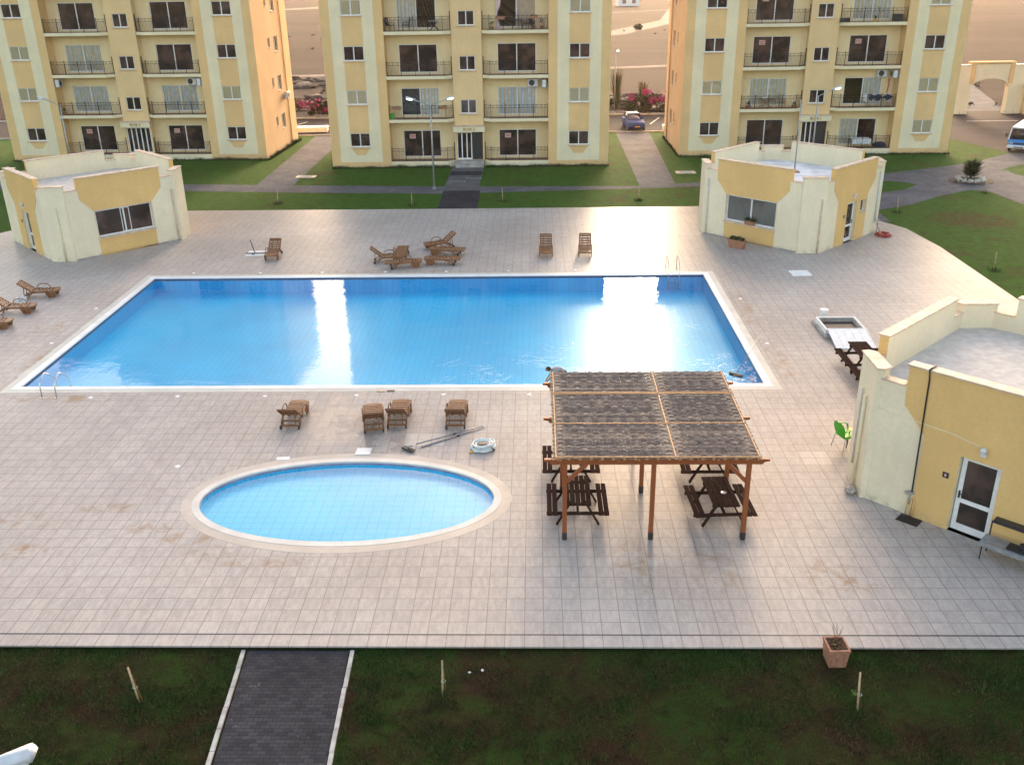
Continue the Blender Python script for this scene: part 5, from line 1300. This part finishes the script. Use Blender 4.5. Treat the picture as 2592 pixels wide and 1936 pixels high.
def reeds(x, y, lab, h, n):
    T = thing('reed_clump', lab, 'reed', (x, y, -.12))
    m = MB()
    for i in range(n):
        a = rnd.uniform(0, 6.3); s_ = rnd.uniform(.3, 1); r_ = .9*s_; hh = h*rnd.uniform(.55, 1.1); w = .05
        P = [Vector((math.cos(a)*.15, math.sin(a)*.15, 0)), Vector((math.cos(a)*r_*.5, math.sin(a)*r_*.4, hh*.62)), Vector((math.cos(a)*r_*1.1, math.sin(a)*r_*.8, hh))]; u = Vector((-math.sin(a), math.cos(a), 0))*w
        m.add([P[0]-u, P[0]+u, P[1]+u, P[1]-u, P[2]], [(0, 1, 2, 3), (3, 2, 4)], rnd.choice((0, 0, 1, 2)))
    m.build('blades', ['leaf', 'leaf_dark', 'dry'], T); m = MB(); m.cyl((0, 0, 0), .3, .2, 9, r2=.15); m.build('root_crown', 'stem', T)
reeds(8.9, 106.6, 'tall feathery reed clump at the foot of the far lamp, behind the parked car', 4.4, 170)
reeds(11.8, 106.8, 'lower spiky reed clump among the bougainvillea behind the parked car', 3.0, 110)
# field scrub and rubble
m = MB()
for i in range(260):
    x, y = (rnd.uniform(-60, -8), rnd.uniform(109, 149)) if i < 170 else (rnd.uniform(2, 22), rnd.uniform(108, 122))
    m.ball((x, y, -.34), rnd.uniform(.25, 1.2), sub=2, sq=(1.6, 1.1, .42), jit=.9, seed=i)
tag(m.build('rubble_heaps', 'rubble'), kind='stuff')
m = MB()
for i in range(300):
    x, y = rnd.uniform(-70, 75), 108+rnd.random()**2.4*150
    if -40 < x < 60 and 143 < y < 175 and rnd.random() < .8: continue
    leaves(m, (x, y, -.2), rnd.uniform(.25, .8), 26, .16, (0,), (1.4, 1, .7), .1)
tag(m.build('field_scrub', 'scrub'), kind='stuff')
for i, (x, y, r_, lab) in enumerate(((37.5, 250, 3.2, 'round scrub bush in the field beside the pale track'), (27, 262, 1.3, 'small dark scrub bush at the edge of the pale track'))):
    bush('scrub_bush', lab, (x, y, -.34), ([((0, 0, r_*.5), r_, 420, .4, (0, 1, 2), (1.1, 1, .8), .2)], None), 'lone bushes in the field')
# stone ring with a spiky shrub on the path island
m = MB(); m.sheet(ell(31.05, 67.8, 1.55, 1.35, 40), -.09); struct(m.build('planting_soil', 'rubble'))
T = thing('spiky_shrub', 'dark spiky shrub growing inside a ring of pale stones on the path', 'shrub', (31.0, 67.9, -.1))
m = MB()
for i in range(1500):
    d = Vector((rnd.gauss(0, 1), rnd.gauss(0, 1), abs(rnd.gauss(.35, .8)))).normalized(); c = Vector((rnd.gauss(0, .1), rnd.gauss(0, .1), rnd.uniform(.25, 1.0))); d = (d+Vector((0, 0, .55))).normalized(); L = rnd.uniform(.4, .95); u = d.cross(Vector((rnd.gauss(0, 1), rnd.gauss(0, 1), .3))).normalized()*.022
    m.add([c+d*.12-u, c+d*.12+u, c+d*L+Vector((0, 0, -.05))], [(0, 1, 2)], rnd.choice((0, 0, 1)))
m.build('foliage', ['leaf_dark', 'leaf'], T); m = MB(); m.tube([(0, 0, 0), (.02, 0, .8)], [.10, .07], 8); m.build('stem', 'stem', T)
for k in range(13):
    a = k*2*math.pi/13; m = MB(); m.ball((0, 0, 0), rnd.uniform(.17, .24), sub=2, sq=(1.1, .9, .8), jit=.4, seed=k)
    tag(m.build('ring_stone', 'stone', None, (31.0+.86*math.cos(a), 67.9+.80*math.sin(a), .02)), 'pale round stone in the ring round the spiky shrub', 'stone', 'stones ringing the spiky shrub')
# saplings tied to stakes
def sapling(x, y, z, h, lean, lab, twin=False, leafy=False):
    T = thing('sapling_stake', lab, 'stake', (x, y, z), 0, 'sapling stakes on the lawns')
    m = MB(); m.tube([(0, 0, 0), (lean*h, .02, h)], [.022, .020], 6); m.build('stake', 'stake', T)
    m = MB(); m.tube([(.07, .03, 0), (.05+lean*h*.5, .02, h*.4), (.02+lean*h*.8, .03, h*(.82 if not twin else .7))], [.010, .008, .005], 5); m.build('sapling_stem', 'dry' if not leafy else 'stem', T)
    m = MB(); m.tube([(lean*h*.45+.045*math.cos(t*.63)+.02, .045*math.sin(t*.63), h*.45) for t in range(10)], .005, 4, closed=True); m.build('tie', 'hose', T)
    if leafy: m = MB(); leaves(m, (-.12, 0, h*.5), .1, 26, .03, (0,), (1, 1, 1), .2); m.build('foliage', 'leaf_fresh', T)
    m = MB()
    for i in range(90):
        a = rnd.uniform(0, 6.3); r_ = rnd.uniform(0, .35); px, py = math.cos(a)*r_, math.sin(a)*r_; m.add([(px-.01, py, 0), (px+.01, py, 0), (px+rnd.uniform(-.05, .05), py, rnd.uniform(.08, .2))], [(0, 1, 2)])
    tag(m.build('grass_tuft', 'grass_a', T), kind='stuff')
sapling(-8.50, 15.47, -.12, .92, -.10, 'leaning pale stake with a dry sapling, on the near lawn left of the dark path')
sapling(-2.03, 15.68, -.12, .95, .03, 'pale stake tied to a thin dry stem, near lawn, right of the dark path', True)
sapling(6.63, 15.30, -.12, 1.0, -.06, 'pale stake with a small green sprout, on the near lawn below the square planter', leafy=True)
for x, y, l in ((-17.4, 62.8, 'thin stake on the lawn strip behind the grey-roofed pool house side'), (-8.2, 61.75, 'white stake on the lawn strip left of the dark entry path'), (-2.2, 62.8, 'thin stake on the lawn strip right of the dark entry path'), (6.9, 62.7, 'thin stake on the lawn strip left of the white-roofed pool house'),
                (22.6, 58.6, 'stake by the path just right of the white-roofed pool house'), (30.3, 63.9, 'white stake below the ring of stones'), (23.1, 46.2, 'leafy stake on the large lawn at right')):
    sapling(x, y, -.12, .95, rnd.uniform(-.06, .06), l, leafy=(x > 23 or x < -17))
for x, y, a, l in ((-17.5, 71.7, 0, 'rectangular concrete manhole on the lawn left of the middle block'), (11.4, 71.9, 0, 'rectangular concrete manhole on the lawn left of the right block')):
    T = thing('manhole', l, 'manhole', (x, y, -.12), a, 'manholes on the lawn'); m = MB(); m.bbox(-.75, .75, -.42, .42, 0, .07, .02); m.build('surround', 'cap', T); m = MB(); m.bbox(-.45, .45, -.26, .26, .0705, .09, .01); m.build('cover', 'concrete', T)
for x, y, l in ((-5.75, 69.6, 'dark drain grate on the entry path of the middle block, the left one'), (-4.6, 70.6, 'dark drain grate on the entry path of the middle block, the right one')):
    m = MB(); m.box(-.6, .6, -.16, .16, 0, .012, 0); m.box(-.5, .5, -.1, .1, .0125, .016, 1); tag(m.build('drain_grate', ['concrete', 'black'], None, (x, y, -.106)), l, 'grate')
m = MB(); m.ball((0, 0, .02), .03, sub=1, sq=(1.5, 1, .6)); tag(m.build('litter', 'white_plastic', None, (-1.5, 16.4, -.10)), 'scrap of white litter on the near lawn, left of two', 'litter', 'white litter')
m = MB(); m.ball((0, 0, .02), .035, sub=1, sq=(1, 1.4, .5)); tag(m.build('litter', 'white_plastic', None, (-1.22, 16.47, -.10)), 'scrap of white litter on the near lawn, right of two', 'litter', 'white litter')

# ------------------------------------------------------------------ furniture and fittings on the balconies
def armchair(mat, w=.26):
    T = thing('balcony_chair', 'chair', 'chair')
    m = MB(); m.bbox(-w, w, -.25, .25, .40, .44, .01); m.build('seat', mat, T)
    m = MB(); m.M = Matrix.Translation((0, .24, .42)) @ Matrix.Rotation(R(-12), 4, 'X'); m.bbox(-w, w, -.02, .02, 0, .55, .012); m.build('backrest', mat, T)
    for s_ in (-1, 1):
        m = MB(); m.beam((s_*w, -.22, .62), (s_*w, .26, .64), .04, .025); m.beam((s_*w, -.22, .42), (s_*w, -.22, .62), .03, .03); m.build('armrest', mat, T)
        for y in (-.22, .24): m = MB(); m.tube([(s_*w, y, .42), (s_*w*1.05, y*1.1, 0)], .017, 5); m.build('leg', mat, T)
    return T
def put(T, loc, rz, lab, grp=None): T.location = loc; T.rotation_euler.z = R(rz); T['label'] = lab; T['group'] = grp or 'chairs on the balconies'; return T
D3 = armchair('darkmetal', .24); put(D3, (-10.95, 75.75, LV[3]), 60, 'dark chair at the left end of the top left balcony of the middle block')
put(dup(D3, (0, 0, 0), 0), (-9.75, 75.8, LV[3]), -75, 'dark high-backed chair by the curtain on the top left balcony of the middle block')
W1 = armchair('white_plastic'); put(W1, (26.95, 79.45, LV[1]), 20, 'white chair left of two others on the right block balcony')
put(dup(W1, (0, 0, 0), 0), (27.65, 79.5, LV[1]), 0, 'white chair with laundry in the middle of three on the right block balcony'); put(dup(W1, (0, 0, 0), 0), (28.55, 79.45, LV[1]), -15, 'white chair with laundry at the right end of three on the right block balcony')
for x, l in ((27.3, 'dark laundry draped between the left two white chairs'), (27.75, 'dark laundry draped over the middle white chair'), (28.55, 'dark laundry draped over the right white chair')):
    m = MB(); m.ball((0, 0, 0), .3, sub=3, sq=(1, .6, .75), jit=.6, seed=int(x*10)); tag(m.build('laundry', 'cloth_dark', None, (x, 79.5, LV[1]+.72)), l, 'laundry', 'laundry on the chairs')
WD = armchair('wood', .27); put(WD, (20.1, 79.5, LV[1]), 70, 'wooden armchair beside the wooden table on the right block first-floor balcony')
def table(name, label, loc, mat, top, lx, ly, h, cross=False):
    T = thing(name, label, 'table', loc)
    m = MB(); m.bbox(-lx, lx, -ly, ly, h-.04, h, .008); m.build('tabletop', top, T)
    for s_ in (-1, 1):
        for y in (-1, 1):
            m = MB(); m.beam((s_*lx*.85, y*ly*.8, 0), ((-s_ if cross else s_)*lx*.6, y*ly*.8, h-.04), .045, .045, upv=(0, 1, 0)); m.build('leg', mat, T)
    return T
table('balcony_table', 'wooden table with crossed legs on the right block first-floor balcony', (18.75, 79.5, LV[1]), 'wood', 'wood', .62, .36, .72, True)
m = MB(); m.ball((0, 0, .06), .15, sub=2, sq=(1.3, .8, .5)); tag(m.build('cloth_bundle', 'white_plastic', None, (18.6, 79.5, LV[1]+.73)), 'white bundle on the crossed-leg wooden table', 'bundle')
T = table('balcony_table', 'table under a pale cloth on a ground-floor balcony of the right block', (26.75, 79.5, LV[0]), 'wood', 'curtain', .75, .4, .72)
m = MB(); m.bbox(-.78, .78, -.43, -.40, .32, .73, .01); m.build('tablecloth', 'curtain', T)
table('balcony_table', 'small thin-legged table on the top left balcony of the middle block', (-7.6, 75.85, LV[3]), 'darkmetal', 'galv', .4, .3, .7, True)
table('balcony_table', 'dark table before the curtain on the top right balcony, middle block', (-1.3, 76.0, LV[3]), 'darkmetal', 'darkmetal', .45, .32, .7)
D5 = dup(D3, (0, 0, 0), 0); put(D5, (-.55, 76.0, LV[3]), -60, 'dark chair beside the table on the top right balcony of the middle block')
m = MB(); m.ball((0, 0, .22), .4, sub=3, sq=(1.2, .8, .55), jit=.7, seed=9); tag(m.build('bag_pile', 'cloth_dark', None, (28.3, 79.45, LV[0])), 'pile of dark bags on a ground-floor balcony of the right block', 'bags')
def potted(label, loc, r_=.16, h=.45, fl=False, mat='terracotta'):
    T = thing('potted_plant', label, 'plant pot', loc, 0, 'potted plants on the balconies')
    m = MB(); m.cyl((0, 0, 0), r_*.7, .24, 12, r2=r_); m.build('pot', mat, T)
    m = MB(); leaves(m, (0, 0, .24+h*.4), h*.55, 70, .06, (0, 1) if not fl else (0, 1, 2), (1, 1, 1.1), .1); m.build('foliage', ['leaf', 'leaf_dark', 'petal'], T)
potted('potted plant on the first-floor left balcony of the left block', (-39.35, 80.35, LV[1]))
potted('bushy pot at the left corner of the top right balcony of the middle block', (-3.25, 75.75, LV[3]), .18, .6, True)
potted('tall pot at the right corner of the top right balcony of the middle block', (.55, 75.7, LV[3]), .16, .9, True)
potted('reddish pot right of the curtain on the top right balcony of the middle block', (-.1, 75.9, LV[3]), .2, .5, True)
potted('bushy terracotta pot at the left corner of the right block first-floor left balcony', (17.3, 79.2, LV[1]), .24, .45)
potted('low pot at the right end of the right block first-floor left balcony', (21.0, 79.25, LV[1]), .22, .35)
potted('plant in a yellow pot on the top right balcony, right block', (26.6, 79.2, LV[3]), .16, .25, mat='yellow')
def boxy(name, label, loc, d, mat, cat, grp=None):
    m = MB(); m.bbox(-d[0], d[0], -d[1], d[1], 0, d[2], .02); o = m.build(name, mat, None, loc); return tag(o, label, cat, grp)
def flowerbox(label, loc):
    T = thing('flower_box', label, 'flower box', loc, 0, 'flower boxes on the railings')
    m = MB(); m.add([(-.3, -.07, 0), (.3, -.07, 0), (.3, .07, 0), (-.3, .07, 0), (-.36, -.1, .2), (.36, -.1, .2), (.36, .1, .2), (-.36, .1, .2)], [(3, 2, 1, 0), (0, 1, 5, 4), (1, 2, 6, 5), (2, 3, 7, 6), (3, 0, 4, 7), (4, 5, 6, 7)]); m.build('trough', 'terracotta', T)
    m = MB(); [leaves(m, (-.25+.12*k, 0, .24), .1, 14, .04, (0, 1)) for k in range(5)]; m.build('foliage', ['leaf', 'dry'], T)
flowerbox('terracotta flower box on the railing, left end of the middle block first-floor balcony', (-10.75, 75.16, LV[1]+.74))
flowerbox('terracotta flower box on the railing, right end of the middle block first-floor balcony', (-7.15, 75.16, LV[1]+.76))
flowerbox('flower box at the left end of the top right railing, middle block', (-2.55, 75.16, LV[3]+.76)); flowerbox('flower box at the right end of the top right railing, middle block', (-.05, 75.16, LV[3]+.78))
boxy('storage_bin', 'small green bin at the left end of the middle block first-floor left balcony', (-11.2, 75.6, LV[1]), (.2, .18, .42), 'green_plastic', 'bin')
boxy('storage_box', 'tall dark box on the top right balcony of the right block', (28.4, 79.4, LV[3]), (.32, .26, .55), 'darkmetal', 'box'); boxy('storage_box', 'low black box on the top right balcony of the right block', (24.25, 79.3, LV[3]), (.38, .22, .32), 'black', 'box')
def ac(label, loc, rz=0):
    T = thing('air_conditioner', label, 'air conditioner', loc, R(rz), 'air conditioner units on the blocks')
    m = MB(); m.bbox(-.40, .40, -.15, .15, 0, .56, .02); m.build('casing', 'lamp_white', T)
    m = MB(); m.M = Matrix.Translation((-.09, -.152, .28)) @ Matrix.Rotation(R(90), 4, 'X'); m.cyl((0, 0, 0), .22, .012, 20); m.build('fan_grille', 'darkmetal', T)
    m = MB(); [m.box(x-.02, x+.02, -.12, .22, -.05, -.002) for x in (-.3, .3)]; m.box(-.35, .35, .20, .23, -.052, .3); m.build('bracket', 'galv', T)
ac('air conditioner fan unit under the slab, first-floor right balcony of the middle block', (-.15, 76.2, 5.85)); ac('air conditioner side-on at the right wall, first-floor right balcony of the middle block', (.72, 75.75, 5.85), -90)
ac('air conditioner fan unit under the slab, first-floor right balcony of the right block', (27.9, 79.8, 5.85)); ac('air conditioner side-on at the right wall, first-floor right balcony of the right block', (28.72, 79.35, 5.85), -90)
ac('air conditioner at the left wall, first-floor left balcony of the left block', (-39.4, 80.45, 5.85), 90); ac('air conditioner fan unit, first-floor right balcony of the left block', (-28.35, 80.6, 5.85)); ac('air conditioner side-on at the right wall, first-floor right balcony of the left block', (-27.5, 80.1, 5.85), -90)
ac('air conditioner hanging on the orange side wall of the left block', (-21.95, 86.2, 4.05), 88)
m = MB(); m.tube([(0, 0, 0), (.02, -.05, -.5), (-.04, -.02, -1.2)], [.07, .05, .03], 6); tag(m.build('red_cloth', 'red', None, (28.35, 79.3, 5.8)), 'red cloth strip hanging below the air conditioner of the right block', 'cloth')
T = thing('drape', 'pale tied-back drape at the top right balcony door of the middle block', 'curtain', (-2.95, 76.25, LV[3]))
m = MB()
for sg, x in ((-1, 0), (1, 3.1)):
    pass
vs = []
for i in range(15):
    for j in range(9): v = j/8; w = .42*(1-.75*math.exp(-((v-.38)/.22)**2)); vs.append((w*(i/14), .04*math.sin(i*1.3), v*2.6))
m.add(vs, [(i*9+j, (i+1)*9+j, (i+1)*9+j+1, i*9+j+1) for i in range(14) for j in range(8)], 0, True); m.build('fabric', 'curtain_pink', T); m = MB(); m.tube([(-.02, -.06, .98), (.06, -.07, 1.0), (.14, -.06, .98)], .02, 6); m.build('tieback', 'curtain', T)

hz = bpy.data.materials.new('haze_air'); hz.use_nodes = True; ht = hz.node_tree; ht.nodes.clear()
pv = ht.nodes.new('ShaderNodeVolumePrincipled'); pv.inputs['Color'].default_value = (1., .86, .80, 1); pv.inputs['Density'].default_value = .00014; pv.inputs['Anisotropy'].default_value = .5
ho = ht.nodes.new('ShaderNodeOutputMaterial'); ht.links.new(pv.outputs[0], ho.inputs['Volume'])
# haze: pink-tinted air volume, added to imitate the warm glare behind the blocks
m = MB(); m.box(-920, 920, -80, 3010, -3, 24); M['haze_air'] = hz
tag(m.build('haze', 'haze_air'), kind='stuff')
